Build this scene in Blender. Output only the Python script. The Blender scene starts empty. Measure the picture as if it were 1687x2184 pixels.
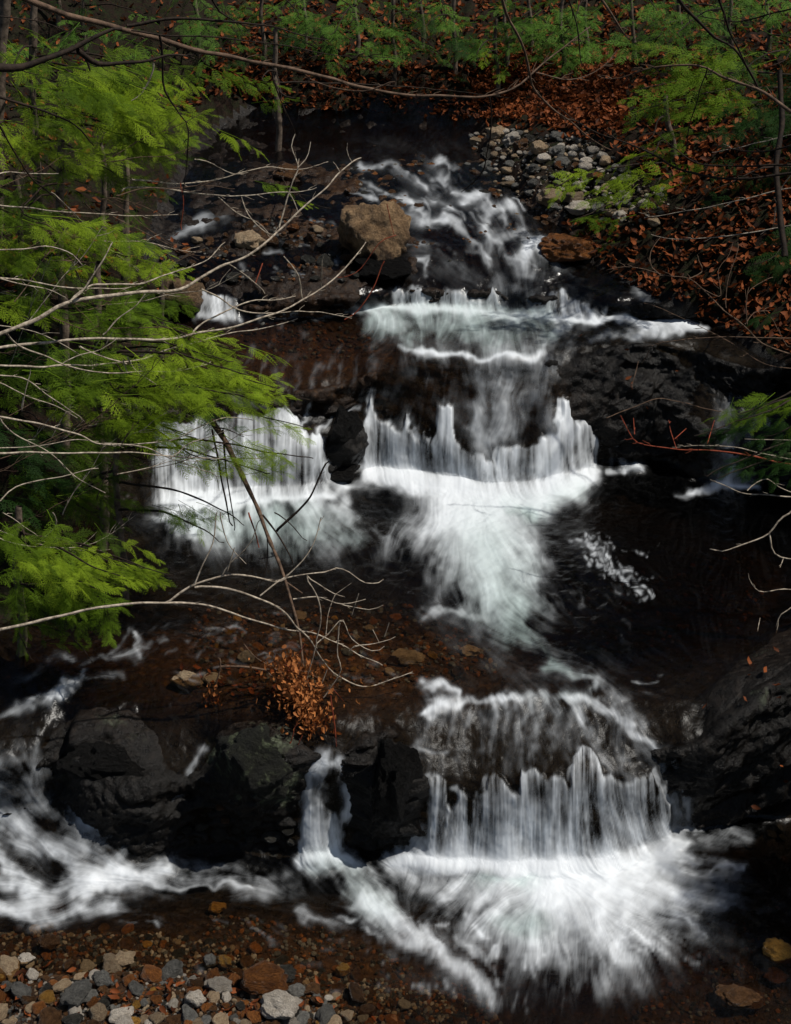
import bpy, math, random
import numpy as np
from mathutils import Vector, Matrix, Euler
from mathutils.bvhtree import BVHTree

scene = bpy.context.scene
COL = scene.collection
# ------------------------------------------------------------------ camera, sky, sun, exposure
H = 6.0; PITCH = 25.0
cam = bpy.data.cameras.new('camera'); camo = bpy.data.objects.new('camera', cam); COL.objects.link(camo)
camo.location = (0, 0, H); camo.rotation_euler = (math.radians(90 - PITCH), 0, 0)
cam.sensor_fit = 'HORIZONTAL'; cam.angle = math.radians(32); cam.clip_start = 0.05; cam.clip_end = 400
scene.camera = camo
SUN_EL, SUN_AZ = 60.0, 104.0             # azimuth clockwise from +Y (the view direction): from the right
w = bpy.data.worlds.new('World'); scene.world = w; w.use_nodes = True
wn = w.node_tree.nodes; wl = w.node_tree.links
bg = wn['Background']; sk = wn.new('ShaderNodeTexSky'); sk.sky_type = 'NISHITA'; sk.sun_disc = False
sk.sun_elevation = math.radians(SUN_EL); sk.sun_rotation = math.radians(SUN_AZ)
wl.new(sk.outputs[0], bg.inputs[0]); bg.inputs[1].default_value = 0.05
sl = bpy.data.lights.new('sun', 'SUN'); slo = bpy.data.objects.new('sun', sl); COL.objects.link(slo)
sl.energy = 4.2; sl.angle = math.radians(0.8); sl.color = (1, 0.955, 0.88)
_e, _a = math.radians(SUN_EL), math.radians(SUN_AZ)
slo.rotation_euler = Vector((math.sin(_a)*math.cos(_e), math.cos(_a)*math.cos(_e), math.sin(_e))).to_track_quat('Z', 'Y').to_euler()
scene.view_settings.view_transform = 'Standard'; scene.view_settings.look = 'None'
scene.view_settings.exposure = 0.12; scene.view_settings.gamma = 1.0
scene.view_settings.use_curve_mapping = False

R = random.Random(7); NR = np.random.default_rng(11)
# ------------------------------------------------------------------ measuring helpers: a point of the view at a known height or distance
F = 843.5 / math.tan(math.radians(16)); CT, ST = math.cos(math.radians(PITCH)), math.sin(math.radians(PITCH))
def tanv(v):
    a = (np.asarray(v, float) - 1092.0) / F
    return (ST + a*CT) / (CT - a*ST)          # drop per metre of y
def at_z(u, v, z):
    y = (H - z) / tanv(v); d = y*CT + (H - z)*ST
    return (u - 843.5)/F*d, y, z
def at_y(u, v, y):
    z = H - y*tanv(v); d = y*CT + (H - z)*ST
    return Vector((float((u - 843.5)/F*d), float(y), float(z)))
def proj(x, y, z):
    d = y*CT + (H - z)*ST; up = y*ST - (H - z)*CT
    return 843.5 + x/d*F, 1092 - up/d*F

# ------------------------------------------------------------------ numpy noise
_perm = NR.random((64, 64, 64)).astype(np.float32)
def vnoise(x, y, z):
    xi = np.floor(x).astype(int); yi = np.floor(y).astype(int); zi = np.floor(z).astype(int)
    fx, fy, fz = x - xi, y - yi, z - zi
    fx = fx*fx*(3-2*fx); fy = fy*fy*(3-2*fy); fz = fz*fz*(3-2*fz)
    def g(a, b, c): return _perm[(xi+a) & 63, (yi+b) & 63, (zi+c) & 63]
    r = 0
    for a in (0, 1):
        for b in (0, 1):
            for c in (0, 1):
                r = r + g(a, b, c)*(fx if a else 1-fx)*(fy if b else 1-fy)*(fz if c else 1-fz)
    return r*2 - 1
def fbm(x, y, z, f, octv=4, gain=0.5):
    r = 0; a = 1.0
    for k in range(octv):
        r = r + a*vnoise(x*f + 7*k, y*f + 13*k, z*f + 3*k); a *= gain; f *= 2.03
    return r
def ridge(x, y, z, f, octv=4):
    r = 0; a = 1.0
    for k in range(octv):
        r = r + a*(1 - 2*np.abs(vnoise(x*f + 5*k, y*f + 11*k, z*f + 17*k))); a *= 0.5; f *= 2.1
    return r
def blur(a, s, axis):
    n = int(3*s) + 1; k = np.exp(-0.5*(np.arange(-n, n+1)/s)**2); k /= k.sum()
    pad = [(0, 0)]*a.ndim; pad[axis] = (n, n); b = np.pad(a, pad, mode='edge')
    out = np.zeros_like(a)
    for i, kk in enumerate(k):
        sl_ = [slice(None)]*a.ndim; sl_[axis] = slice(i, i + a.shape[axis]); out += kk*b[tuple(sl_)]
    return out
def sstep(a, b, x):
    t = np.clip((x - a)/(b - a), 0, 1); return t*t*(3 - 2*t)

# ------------------------------------------------------------------ object helpers
def tag(o, label=None, cat=None, group=None, kind=None):
    if label: o['label'] = label
    if cat: o['category'] = cat
    if group: o['group'] = group
    if kind: o['kind'] = kind
    return o
def link(name, me, parent=None, mat=None):
    o = bpy.data.objects.new(name, me); COL.objects.link(o)
    if parent: o.parent = parent
    if mat and me and not me.materials: me.materials.append(mat)
    return o
def mesh_np(name, V, Q, smooth=True, attrs=None):
    """V (n,3), Q (m,k) all faces of k corners"""
    me = bpy.data.meshes.new(name); k = Q.shape[1]
    me.vertices.add(len(V)); me.vertices.foreach_set('co', np.ascontiguousarray(V, np.float32).ravel())
    me.loops.add(Q.size); me.loops.foreach_set('vertex_index', np.ascontiguousarray(Q, np.int32).ravel())
    me.polygons.add(len(Q)); me.polygons.foreach_set('loop_start', np.arange(0, Q.size, k, dtype=np.int32))
    me.update(calc_edges=True)
    if smooth: me.polygons.foreach_set('use_smooth', np.ones(len(Q), bool))
    for n_, a in (attrs or {}).items():
        at = me.attributes.new(n_, 'FLOAT', 'POINT'); at.data.foreach_set('value', np.ascontiguousarray(a, np.float32).ravel())
    return me

# ------------------------------------------------------------------ materials
def new_mat(name):
    m = bpy.data.materials.new(name); m.use_nodes = True; nt = m.node_tree
    return m, nt, nt.nodes['Principled BSDF']
def nd(nt, t, **kw):
    n = nt.nodes.new(t)
    for k, v_ in kw.items():
        if k.startswith('i_'): n.inputs[int(k[2:]) if k[2:].isdigit() else k[2:].replace('_', ' ')].default_value = v_
        else: setattr(n, k, v_)
    return n
def ramp(nt, stops, src):
    r = nt.nodes.new('ShaderNodeValToRGB'); cr = r.color_ramp
    while len(cr.elements) < len(stops): cr.elements.new(0.5)
    for e, (p, c) in zip(cr.elements, stops): e.position = p; e.color = (*c, 1)
    nt.links.new(src, r.inputs[0]); return r.outputs[0]
def noise(nt, scale, detail=6, rough=0.6, vec=None, dist=0.0):
    n = nt.nodes.new('ShaderNodeTexNoise'); n.inputs['Scale'].default_value = scale; n.inputs['Detail'].default_value = detail
    n.inputs['Roughness'].default_value = rough; n.inputs['Distortion'].default_value = dist
    if vec is not None: nt.links.new(vec, n.inputs['Vector'])
    return n
def geo_pos(nt): return nt.nodes.new('ShaderNodeNewGeometry').outputs['Position']
def obj_vec(nt): return nt.nodes.new('ShaderNodeTexCoord').outputs['Object']
def bump(nt, src, strength, dist, normal=None):
    b = nt.nodes.new('ShaderNodeBump'); b.inputs['Strength'].default_value = strength; b.inputs['Distance'].default_value = dist
    nt.links.new(src, b.inputs['Height'])
    if normal is not None: nt.links.new(normal, b.inputs['Normal'])
    return b.outputs[0]
def mixc(nt, fac, a, b):
    m = nt.nodes.new('ShaderNodeMix'); m.data_type = 'RGBA'
    for s, v_ in ((0, fac), (6, a), (7, b)):
        if isinstance(v_, (int, float)): m.inputs[s].default_value = v_
        elif isinstance(v_, tuple): m.inputs[s].default_value = (*v_, 1)
        else: nt.links.new(v_, m.inputs[s])
    return m.outputs[2]

def rock_bed_mat():
    m, nt, p = new_mat('wet_bedrock'); pos = geo_pos(nt)
    n1 = noise(nt, 2.2, 8, 0.65, pos); n2 = noise(nt, 17, 8, 0.7, pos); n3 = noise(nt, 70, 4, 0.6, pos)
    dark = ramp(nt, [(0.3, (0.002, 0.002, 0.002)), (0.55, (0.007, 0.006, 0.005)), (0.75, (0.022, 0.018, 0.015))], n2.outputs[0])  # wet rock, lowered further so the albedo carries the ledge's shade
    brown = ramp(nt, [(0.3, (0.015, 0.007, 0.003)), (0.55, (0.055, 0.024, 0.008)), (0.75, (0.2, 0.09, 0.025))], n2.outputs[0])
    at = nd(nt, 'ShaderNodeAttribute', attribute_name='brown')
    c = mixc(nt, at.outputs['Fac'], dark, brown)
    lich = ramp(nt, [(0.60, (0, 0, 0)), (0.66, (1, 1, 1))], n1.outputs[0])
    al = nd(nt, 'ShaderNodeAttribute', attribute_name='lichen')
    ml = nd(nt, 'ShaderNodeMath', operation='MULTIPLY'); nt.links.new(lich, ml.inputs[0]); nt.links.new(al.outputs['Fac'], ml.inputs[1])
    n4 = noise(nt, 40, 5, 0.7, pos)
    lc = ramp(nt, [(0.35, (0.02, 0.025, 0.008)), (0.6, (0.13, 0.15, 0.10))], n4.outputs[0])
    c = mixc(nt, ml.outputs[0], c, lc)
    nt.links.new(c, p.inputs['Base Color'])
    nt.links.new(ramp(nt, [(0.35, (0.2,)*3), (0.7, (0.6,)*3)], n2.outputs[0]), p.inputs['Roughness']); p.inputs['Specular IOR Level'].default_value = 0.2
    b1 = bump(nt, n2.outputs[0], 0.8, 0.03); b2 = bump(nt, n3.outputs[0], 0.7, 0.008, b1)
    nt.links.new(b2, p.inputs['Normal']); return m
def soil_mat():
    m, nt, p = new_mat('leaf_mould'); pos = geo_pos(nt)
    n2 = noise(nt, 9, 8, 0.7, pos); n3 = noise(nt, 45, 5, 0.7, pos)
    c1 = ramp(nt, [(0.3, (0.004, 0.003, 0.002)), (0.6, (0.018, 0.009, 0.005)), (0.8, (0.06, 0.022, 0.009))], n3.outputs[0])
    c2 = ramp(nt, [(0.35, (0.006, 0.006, 0.003)), (0.7, (0.02, 0.025, 0.006))], n3.outputs[0])
    nt.links.new(mixc(nt, ramp(nt, [(0.45, (0, 0, 0)), (0.6, (1, 1, 1))], n2.outputs[0]), c1, c2), p.inputs['Base Color'])
    p.inputs['Roughness'].default_value = 0.9; p.inputs['Specular IOR Level'].default_value = 0.15
    nt.links.new(bump(nt, n3.outputs[0], 1.0, 0.03), p.inputs['Normal']); return m
def water_mat():
    m, nt, p = new_mat('flowing_water'); out = nt.nodes['Material Output']
    foam = nd(nt, 'ShaderNodeAttribute', attribute_name='foam'); green = nd(nt, 'ShaderNodeAttribute', attribute_name='green')
    pos = geo_pos(nt)
    fc = mixc(nt, green.outputs['Fac'], (0.82, 0.86, 0.90), (0.42, 0.60, 0.55))
    nt.links.new(fc, p.inputs['Base Color']); p.inputs['Roughness'].default_value = 0.5
    p.inputs['Specular IOR Level'].default_value = 0.3
    n = noise(nt, 14, 5, 0.6, pos, 0.6); nb = bump(nt, n.outputs[0], 0.35, 0.02)
    tl = nd(nt, 'ShaderNodeBsdfTranslucent'); nt.links.new(fc, tl.inputs[0]); fm_ = nd(nt, 'ShaderNodeMixShader'); fm_.inputs[0].default_value = 0.2; nt.links.new(p.outputs[0], fm_.inputs[1]); nt.links.new(tl.outputs[0], fm_.inputs[2])
    tr = nd(nt, 'ShaderNodeBsdfTransparent'); dpt = nd(nt, 'ShaderNodeAttribute', attribute_name='depth'); nt.links.new(mixc(nt, dpt.outputs['Fac'], (0.78, 0.68, 0.54), (0.17, 0.105, 0.05)), tr.inputs[0])
    gl = nd(nt, 'ShaderNodeBsdfGlossy'); nt.links.new(ramp(nt, [(0.2, (0.34,)*3), (0.8, (0.13,)*3)], dpt.outputs['Fac']), gl.inputs['Roughness']); nt.links.new(nb, gl.inputs['Normal'])
    fr = nd(nt, 'ShaderNodeFresnel'); fr.inputs[0].default_value = 1.33; nt.links.new(nb, fr.inputs['Normal'])
    mx = nd(nt, 'ShaderNodeMixShader'); fq = nd(nt, 'ShaderNodeMapRange'); nt.links.new(dpt.outputs['Fac'], fq.inputs[0]); fq.inputs[1].default_value = .15; fq.inputs[2].default_value = .6; fq.inputs[3].default_value = .25; fm2 = nd(nt, 'ShaderNodeMath', operation='MULTIPLY'); nt.links.new(fr.outputs[0], fm2.inputs[0]); nt.links.new(fq.outputs[0], fm2.inputs[1]); nt.links.new(fm2.outputs[0], mx.inputs[0]); nt.links.new(tr.outputs[0], mx.inputs[1]); nt.links.new(gl.outputs[0], mx.inputs[2])
    m2 = nd(nt, 'ShaderNodeMixShader'); nt.links.new(foam.outputs['Fac'], m2.inputs[0])
    nt.links.new(mx.outputs[0], m2.inputs[1]); nt.links.new(fm_.outputs[0], m2.inputs[2])
    nt.links.new(m2.outputs[0], out.inputs[0]); return m
def stone_mat(name, a, b, rough=0.45, spots=None, dark=1.0):
    m, nt, p = new_mat(name); v_ = obj_vec(nt)
    oi = nt.nodes.new('ShaderNodeObjectInfo')
    add = nd(nt, 'ShaderNodeVectorMath', operation='ADD'); nt.links.new(v_, add.inputs[0])
    sc = nd(nt, 'ShaderNodeVectorMath', operation='SCALE'); nt.links.new(oi.outputs['Location'], sc.inputs[0]); sc.inputs[3].default_value = 3.7
    nt.links.new(sc.outputs[0], add.inputs[1])
    n1 = noise(nt, 2.2, 6, 0.65, add.outputs[0]); n2 = noise(nt, 14, 6, 0.7, add.outputs[0])
    c = ramp(nt, [(0.3, a), (0.7, b)], n1.outputs[0])
    d = ramp(nt, [(0.32, (0.35,)*3), (0.6, (1.15,)*3)], n2.outputs[0])
    mm = nd(nt, 'ShaderNodeMix', data_type='RGBA', blend_type='MULTIPLY'); mm.inputs[0].default_value = 0.75
    nt.links.new(c, mm.inputs[6]); nt.links.new(d, mm.inputs[7]); c = mm.outputs[2]
    hs = nd(nt, 'ShaderNodeHueSaturation'); nt.links.new(c, hs.inputs['Color'])
    mr = nd(nt, 'ShaderNodeMapRange'); nt.links.new(oi.outputs['Random'], mr.inputs[0]); mr.inputs[3].default_value = 0.6*dark; mr.inputs[4].default_value = 1.5*dark
    nt.links.new(mr.outputs[0], hs.inputs['Value']); c = hs.outputs[0]
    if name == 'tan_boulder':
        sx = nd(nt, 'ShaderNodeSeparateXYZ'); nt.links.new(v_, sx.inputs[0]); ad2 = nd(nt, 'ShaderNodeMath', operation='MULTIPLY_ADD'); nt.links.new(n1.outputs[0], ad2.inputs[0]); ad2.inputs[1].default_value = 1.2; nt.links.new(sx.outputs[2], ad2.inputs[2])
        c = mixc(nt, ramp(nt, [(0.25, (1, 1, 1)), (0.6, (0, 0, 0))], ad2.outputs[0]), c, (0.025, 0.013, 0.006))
    if spots: c = mixc(nt, ramp(nt, [(0.55, (0, 0, 0)), (0.62, (1, 1, 1))], n1.outputs[0]), c, spots)
    nt.links.new(c, p.inputs['Base Color']); p.inputs['Roughness'].default_value = rough; p.inputs['Specular IOR Level'].default_value = 0.14 if 'black' in name else 0.3
    n3 = noise(nt, 5, 8, 0.75, add.outputs[0]); nt.links.new(bump(nt, n3.outputs[0], 0.8, 0.25), p.inputs['Normal']); return m
def leaf_mat(name, a, b, trans=0.35, rough=0.6, OR=0.0):
    m, nt, p = new_mat(name)
    oi = nt.nodes.new('ShaderNodeObjectInfo'); n = noise(nt, 5, 3, 0.6, geo_pos(nt)); g = nt.nodes.new('ShaderNodeNewGeometry')
    ad = nd(nt, 'ShaderNodeMath', operation='MULTIPLY_ADD'); nt.links.new(g.outputs['Random Per Island'], ad.inputs[0]); ad.inputs[1].default_value = 0.55 - OR*.7
    mm = nd(nt, 'ShaderNodeMath', operation='MULTIPLY'); nt.links.new(n.outputs[0], mm.inputs[0]); mm.inputs[1].default_value = 0.5
    m3 = nd(nt, 'ShaderNodeMath', operation='MULTIPLY_ADD'); nt.links.new(oi.outputs['Random'], m3.inputs[0]); m3.inputs[1].default_value = OR; nt.links.new(mm.outputs[0], m3.inputs[2]); nt.links.new(m3.outputs[0], ad.inputs[2])
    c = ramp(nt, [(0.15, a), (0.75, b)], ad.outputs[0])
    nt.links.new(c, p.inputs['Base Color']); p.inputs['Roughness'].default_value = rough
    p.inputs['Specular IOR Level'].default_value = 0.08
    tl = nd(nt, 'ShaderNodeBsdfTranslucent'); nt.links.new(c, tl.inputs[0]); mx = nd(nt, 'ShaderNodeMixShader'); mx.inputs[0].default_value = trans
    nt.links.new(p.outputs[0], mx.inputs[1]); nt.links.new(tl.outputs[0], mx.inputs[2]); nt.links.new(mx.outputs[0], nt.nodes['Material Output'].inputs[0])
    return m
def bark_mat(name, a, b, scale=30, rough=0.8):
    m, nt, p = new_mat(name); pos = geo_pos(nt)
    n = noise(nt, scale, 6, 0.7, pos); n2 = noise(nt, scale*4, 4, 0.6, pos)
    nt.links.new(ramp(nt, [(0.35, a), (0.65, b)], n.outputs[0]), p.inputs['Base Color']); p.inputs['Roughness'].default_value = rough
    p.inputs['Specular IOR Level'].default_value = 0.2
    nt.links.new(bump(nt, n2.outputs[0], 0.6, 0.004), p.inputs['Normal']); return m

M = dict(bed=rock_bed_mat(), soil=soil_mat(), water=water_mat(),
    tan=stone_mat('tan_stone', (0.26, 0.17, 0.10), (0.50, 0.38, 0.24), 0.5, None, .95),
    pale=stone_mat('pale_stone', (0.34, 0.29, 0.23), (0.6, 0.54, 0.46), 0.5, None, 1.05),
    grey=stone_mat('grey_stone', (0.08, 0.078, 0.07), (0.25, 0.24, 0.215)),
    slate=stone_mat('slate_stone', (0.018, 0.017, 0.014), (0.06, 0.057, 0.048), 0.3),
    rust=stone_mat('rusty_stone', (0.10, 0.035, 0.012), (0.34, 0.13, 0.035), 0.35),
    ochre=stone_mat('ochre_stone', (0.22, 0.10, 0.02), (0.5, 0.27, 0.06), 0.3),
    brownst=stone_mat('brown_stone', (0.04, 0.02, 0.01), (0.14, 0.07, 0.03), 0.3),
    mossy=stone_mat('lichened_stone', (0.004, 0.004, 0.003), (0.015, 0.016, 0.008), 0.7, (0.085, 0.10, 0.055)),  # base near black to carry the ledge's shade; the spots are lichen
    blackrock=stone_mat('black_wet_shaded_stone', (0.002, 0.002, 0.002), (0.008, 0.007, 0.006), 0.5),  # wet black rock with the shade of the lower-left ledge put into its colour
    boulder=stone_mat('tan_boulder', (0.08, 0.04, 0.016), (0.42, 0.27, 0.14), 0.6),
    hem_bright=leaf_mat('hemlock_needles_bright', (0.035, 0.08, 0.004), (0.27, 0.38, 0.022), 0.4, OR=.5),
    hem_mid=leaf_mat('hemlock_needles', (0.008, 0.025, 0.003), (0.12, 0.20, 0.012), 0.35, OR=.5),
    hem_far=leaf_mat('hemlock_needles_far', (0.006, 0.025, 0.004), (0.11, 0.22, 0.03), 0.35, OR=.5),  # forest shade on the far slope is put into this needle colour
    hem_dark=leaf_mat('hemlock_needles_dark', (0.004, 0.012, 0.003), (0.02, 0.055, 0.008), 0.2, OR=.3),  # darker copy of the needles, standing in for boughs in shade
    litter=leaf_mat('fallen_beech_leaf', (0.015, 0.006, 0.004), (0.23, 0.065, 0.02), 0.2, 0.6),
    pale_bark=bark_mat('pale_twig_bark', (0.10, 0.075, 0.055), (0.52, 0.44, 0.34), 28),
    dark_bark=bark_mat('dark_limb_bark', (0.006, 0.004, 0.003), (0.035, 0.022, 0.014), 30),
    brown_bark=bark_mat('brown_bark', (0.04, 0.025, 0.016), (0.16, 0.10, 0.065), 25),
    red_bark=bark_mat('red_twig_bark', (0.12, 0.02, 0.012), (0.3, 0.07, 0.03), 40),
    trunk=bark_mat('trunk_bark', (0.03, 0.022, 0.016), (0.16, 0.12, 0.09), 18),
    tangle=leaf_mat('tangle_leaf', (0.07, 0.02, 0.008), (0.50, 0.19, 0.06), 0.25, 0.6),
    moss=leaf_mat('moss', (0.02, 0.045, 0.004), (0.07, 0.12, 0.015), 0.1, 0.9))

# ------------------------------------------------------------------ the lie of the land: cross-stream curves from the near pool up to the far bank
def C(pts):
    a = np.array(pts, float); return a[:, 0], a[:, 1], (a[:, 2] if a.shape[1] > 2 else None)
curves = [
 dict(v=[(-800, 2700), (2500, 2700)], z=[(0, -0.35)]),
 dict(v=[(-800, 2330), (2500, 2330)], z=[(0, 0.02), (700, 0.0), (1100, -0.02)]),
 dict(v=[(-800, 2000), (400, 1990), (1000, 2010), (2500, 2000)], z=[(0, 0.03), (600, 0.02), (1100, 0.0)]),
 dict(v=[(-800, 1910), (0, 1910), (150, 1895), (300, 1860), (450, 1830), (600, 1835), (700, 1835), (800, 1815), (900, 1848), (1000, 1850), (1150, 1858), (1300, 1850), (1400, 1805), (1470, 1765), (1600, 1740), (2500, 1720)], z=[(0, 0.05), (700, 0.04), (1000, 0.03)]),
 dict(v=[(-800, 1740), (0, 1735), (120, 1715), (250, 1690), (330, 1660), (450, 1660), (560, 1655), (640, 1650), (700, 1645), (800, 1650), (900, 1655), (1000, 1680), (1100, 1670), (1200, 1650), (1300, 1660), (1400, 1665), (1470, 1650), (1600, 1620), (2500, 1600)],
      y=[(-800, 7.6), (0, 7.45), (150, 7.4), (300, 7.32), (450, 7.38), (640, 7.33), (700, 7.3), (800, 7.38), (900, 7.26), (1150, 7.24), (1350, 7.26), (1470, 7.45), (1600, 7.6), (2500, 7.8)]),
 dict(v=[(-800, 1640), (0, 1630), (80, 1600), (150, 1530), (300, 1500), (430, 1500), (550, 1545), (640, 1605), (750, 1605), (800, 1555), (850, 1540), (900, 1530), (1000, 1520), (1100, 1520), (1200, 1510), (1300, 1530), (1400, 1590), (1460, 1600), (1560, 1540), (1700, 1500), (2500, 1480)],
      z=[(-800, 0.85), (0, 0.78), (120, 0.85), (200, 0.98), (450, 1.0), (640, 0.88), (750, 0.88), (820, 0.98), (1300, 0.97), (1420, 0.86), (1560, 1.0), (2500, 1.05)]),
 dict(v=[(-800, 1560), (0, 1550), (150, 1470), (300, 1455), (450, 1460), (550, 1490), (640, 1530), (750, 1530), (820, 1490), (900, 1485), (1000, 1478), (1100, 1480), (1200, 1470), (1300, 1480), (1400, 1500), (1560, 1480), (2500, 1440)],
      z=[(-800, 0.98), (0, 0.92), (150, 1.0), (450, 1.05), (1100, 1.05), (2500, 1.08)]),
 dict(v=[(-800, 1420), (150, 1400), (1100, 1410), (2500, 1390)], z=[(0, 1.03), (300, 1.07), (1100, 1.09)]),
 dict(v=[(-800, 1260), (2500, 1250)], z=[(0, 1.08), (1100, 1.10)]),
 dict(v=[(-800, 1150), (200, 1140), (300, 1120), (400, 1085), (600, 1068), (690, 1063), (750, 1035), (800, 1023), (900, 1033), (1000, 1052), (1100, 1058), (1200, 1045), (1260, 1015), (1400, 1000), (1500, 1040), (1600, 1040), (2500, 1040)], z=[(0, 1.12), (1100, 1.12)]),
 dict(v=[(-800, 985), (300, 985), (500, 970), (690, 955), (770, 930), (850, 935), (950, 950), (1050, 990), (1130, 965), (1200, 930), (1260, 920), (1400, 915), (1500, 920), (1600, 925), (2500, 925)],
      y=[(-800, 10.9), (300, 10.62), (690, 10.85), (800, 11.15), (1000, 10.9), (1150, 10.88), (1260, 11.15), (1400, 11.3), (1500, 11.0), (2500, 11.0)]),
 dict(v=[(-800, 905), (200, 900), (330, 890), (450, 880), (600, 875), (690, 880), (740, 870), (800, 830), (870, 800), (950, 800), (1050, 800), (1130, 800), (1180, 790), (1250, 780), (1400, 780), (1500, 790), (1600, 840), (2500, 850)],
      y=[(-800, 11.1), (330, 10.95), (600, 11.05), (750, 11.3), (870, 11.22), (1050, 11.15), (1200, 11.3), (1400, 11.5), (1600, 11.25), (2500, 11.3)]),
 dict(v=[(-800, 850), (330, 835), (600, 830), (740, 820), (800, 785), (870, 762), (950, 760), (1050, 763), (1130, 765), (1180, 748), (1250, 735), (1400, 730), (1500, 745), (1600, 790), (2500, 800)],
      z=[(-800, 2.0), (330, 1.95), (600, 1.98), (740, 2.0), (800, 2.12), (870, 2.22), (1130, 2.22), (1400, 2.28), (1600, 2.15), (2500, 2.3)]),
 dict(v=[(-800, 715), (400, 705), (600, 700), (750, 690), (850, 682), (1000, 684), (1100, 692), (1200, 700), (1500, 702), (2500, 705)], z=[(0, 2.25), (600, 2.25), (850, 2.29), (2500, 2.32)]),
 dict(v=[(-800, 690), (400, 682), (600, 678), (750, 667), (850, 660), (1000, 664), (1100, 670), (1200, 678), (1500, 686), (2500, 690)], z=[(0, 2.28), (2500, 2.33)]),
 dict(v=[(-800, 640), (400, 632), (500, 630), (600, 645), (750, 640), (850, 622), (1000, 624), (1080, 622), (1150, 640), (1200, 624), (1300, 650), (1400, 650), (2500, 650)], z=[(0, 2.47), (2500, 2.5)]),
 dict(v=[(-800, 540), (2500, 540)], z=[(0, 2.75), (2500, 2.75)]),
 dict(v=[(-800, 440), (2500, 440)], z=[(0, 2.95), (2500, 2.95)]),
 dict(v=[(-800, 345), (2500, 345)], z=[(0, 3.15), (2500, 3.15)]),
 dict(v=[(-800, 275), (2500, 275)], z=[(0, 3.18), (2500, 3.18)]),
 dict(v=[(-800, 238), (2500, 238)], y=[(0, 17.0), (2500, 17.0)]),
 dict(v=[(-800, 110), (2500, 110)], y=[(0, 17.7), (2500, 17.7)]),
 dict(v=[(-800, 0), (2500, 0)], y=[(0, 18.8), (2500, 18.8)]),
 dict(v=[(-800, -250), (2500, -250)], y=[(-800, 22.5), (2500, 22.5)]),
 dict(v=[(-800, -700), (2500, -700)], y=[(-800, 34), (2500, 34)]),
]
def loft(us, step):
    rows = []
    for c in curves:
        a = np.array(c['v'], float); v = np.interp(us, a[:, 0], a[:, 1]); kk = next(i for i, c_ in enumerate(curves) if c_ is c)
        wob_ = {3: 13, 4: 4, 5: 7, 6: 9, 9: 9, 10: 4, 11: 6, 12: 8, 14: 4, 15: 6}.get(kk, 0)
        if wob_: v = v + wob_*(vnoise(us/45., us*0+kk*3.1, us*0+.5) + .5*vnoise(us/17., us*0+kk*5.3, us*0+.7))
        if 'z' in c: b = np.array(c['z'], float); z = np.interp(us, b[:, 0], b[:, 1]); x, y, z = at_z(us, v, z)
        else: b = np.array(c['y'], float); y = np.interp(us, b[:, 0], b[:, 1]); z = H - y*tanv(v); x = (us-843.5)/F*(y*CT+(H-z)*ST)
        rows.append(np.stack([x, y, z], -1))
    P = []; seg = []
    for k in range(len(rows)-1):
        va = np.interp(843, *np.array(curves[k]['v'], float).T); vb = np.interp(843, *np.array(curves[k+1]['v'], float).T)
        st = step if vb > 330 else step*2.5
        if va > 2250: st = step*4
        if vb < -10: st = step*8
        n = max(5, int(abs(va-vb)/st))
        for i in range(n):
            t = i/n; P.append(rows[k]*(1-t) + rows[k+1]*t); seg.append(k + t)
    P.append(rows[-1]); seg.append(len(rows)-1)
    P = np.array(P); s = 14.0/step
    P = blur(P, s, 0); P = blur(P, 18.0/step, 1)
    return P, np.array(seg)
def ucols(step):
    return np.concatenate([np.arange(-800, -60, 25), np.arange(-60, 1750, step), np.arange(1750, 2500, 25)])
def normals(P):
    du = np.gradient(P, axis=1); dv = np.gradient(P, axis=0); n = np.cross(du, dv)
    return n/np.maximum(np.linalg.norm(n, axis=-1, keepdims=True), 1e-9)
def grid_faces(nr, nc):
    i = np.arange(nr*nc).reshape(nr, nc)
    return np.stack([i[:-1, :-1], i[:-1, 1:], i[1:, 1:], i[1:, :-1]], -1)

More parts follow.
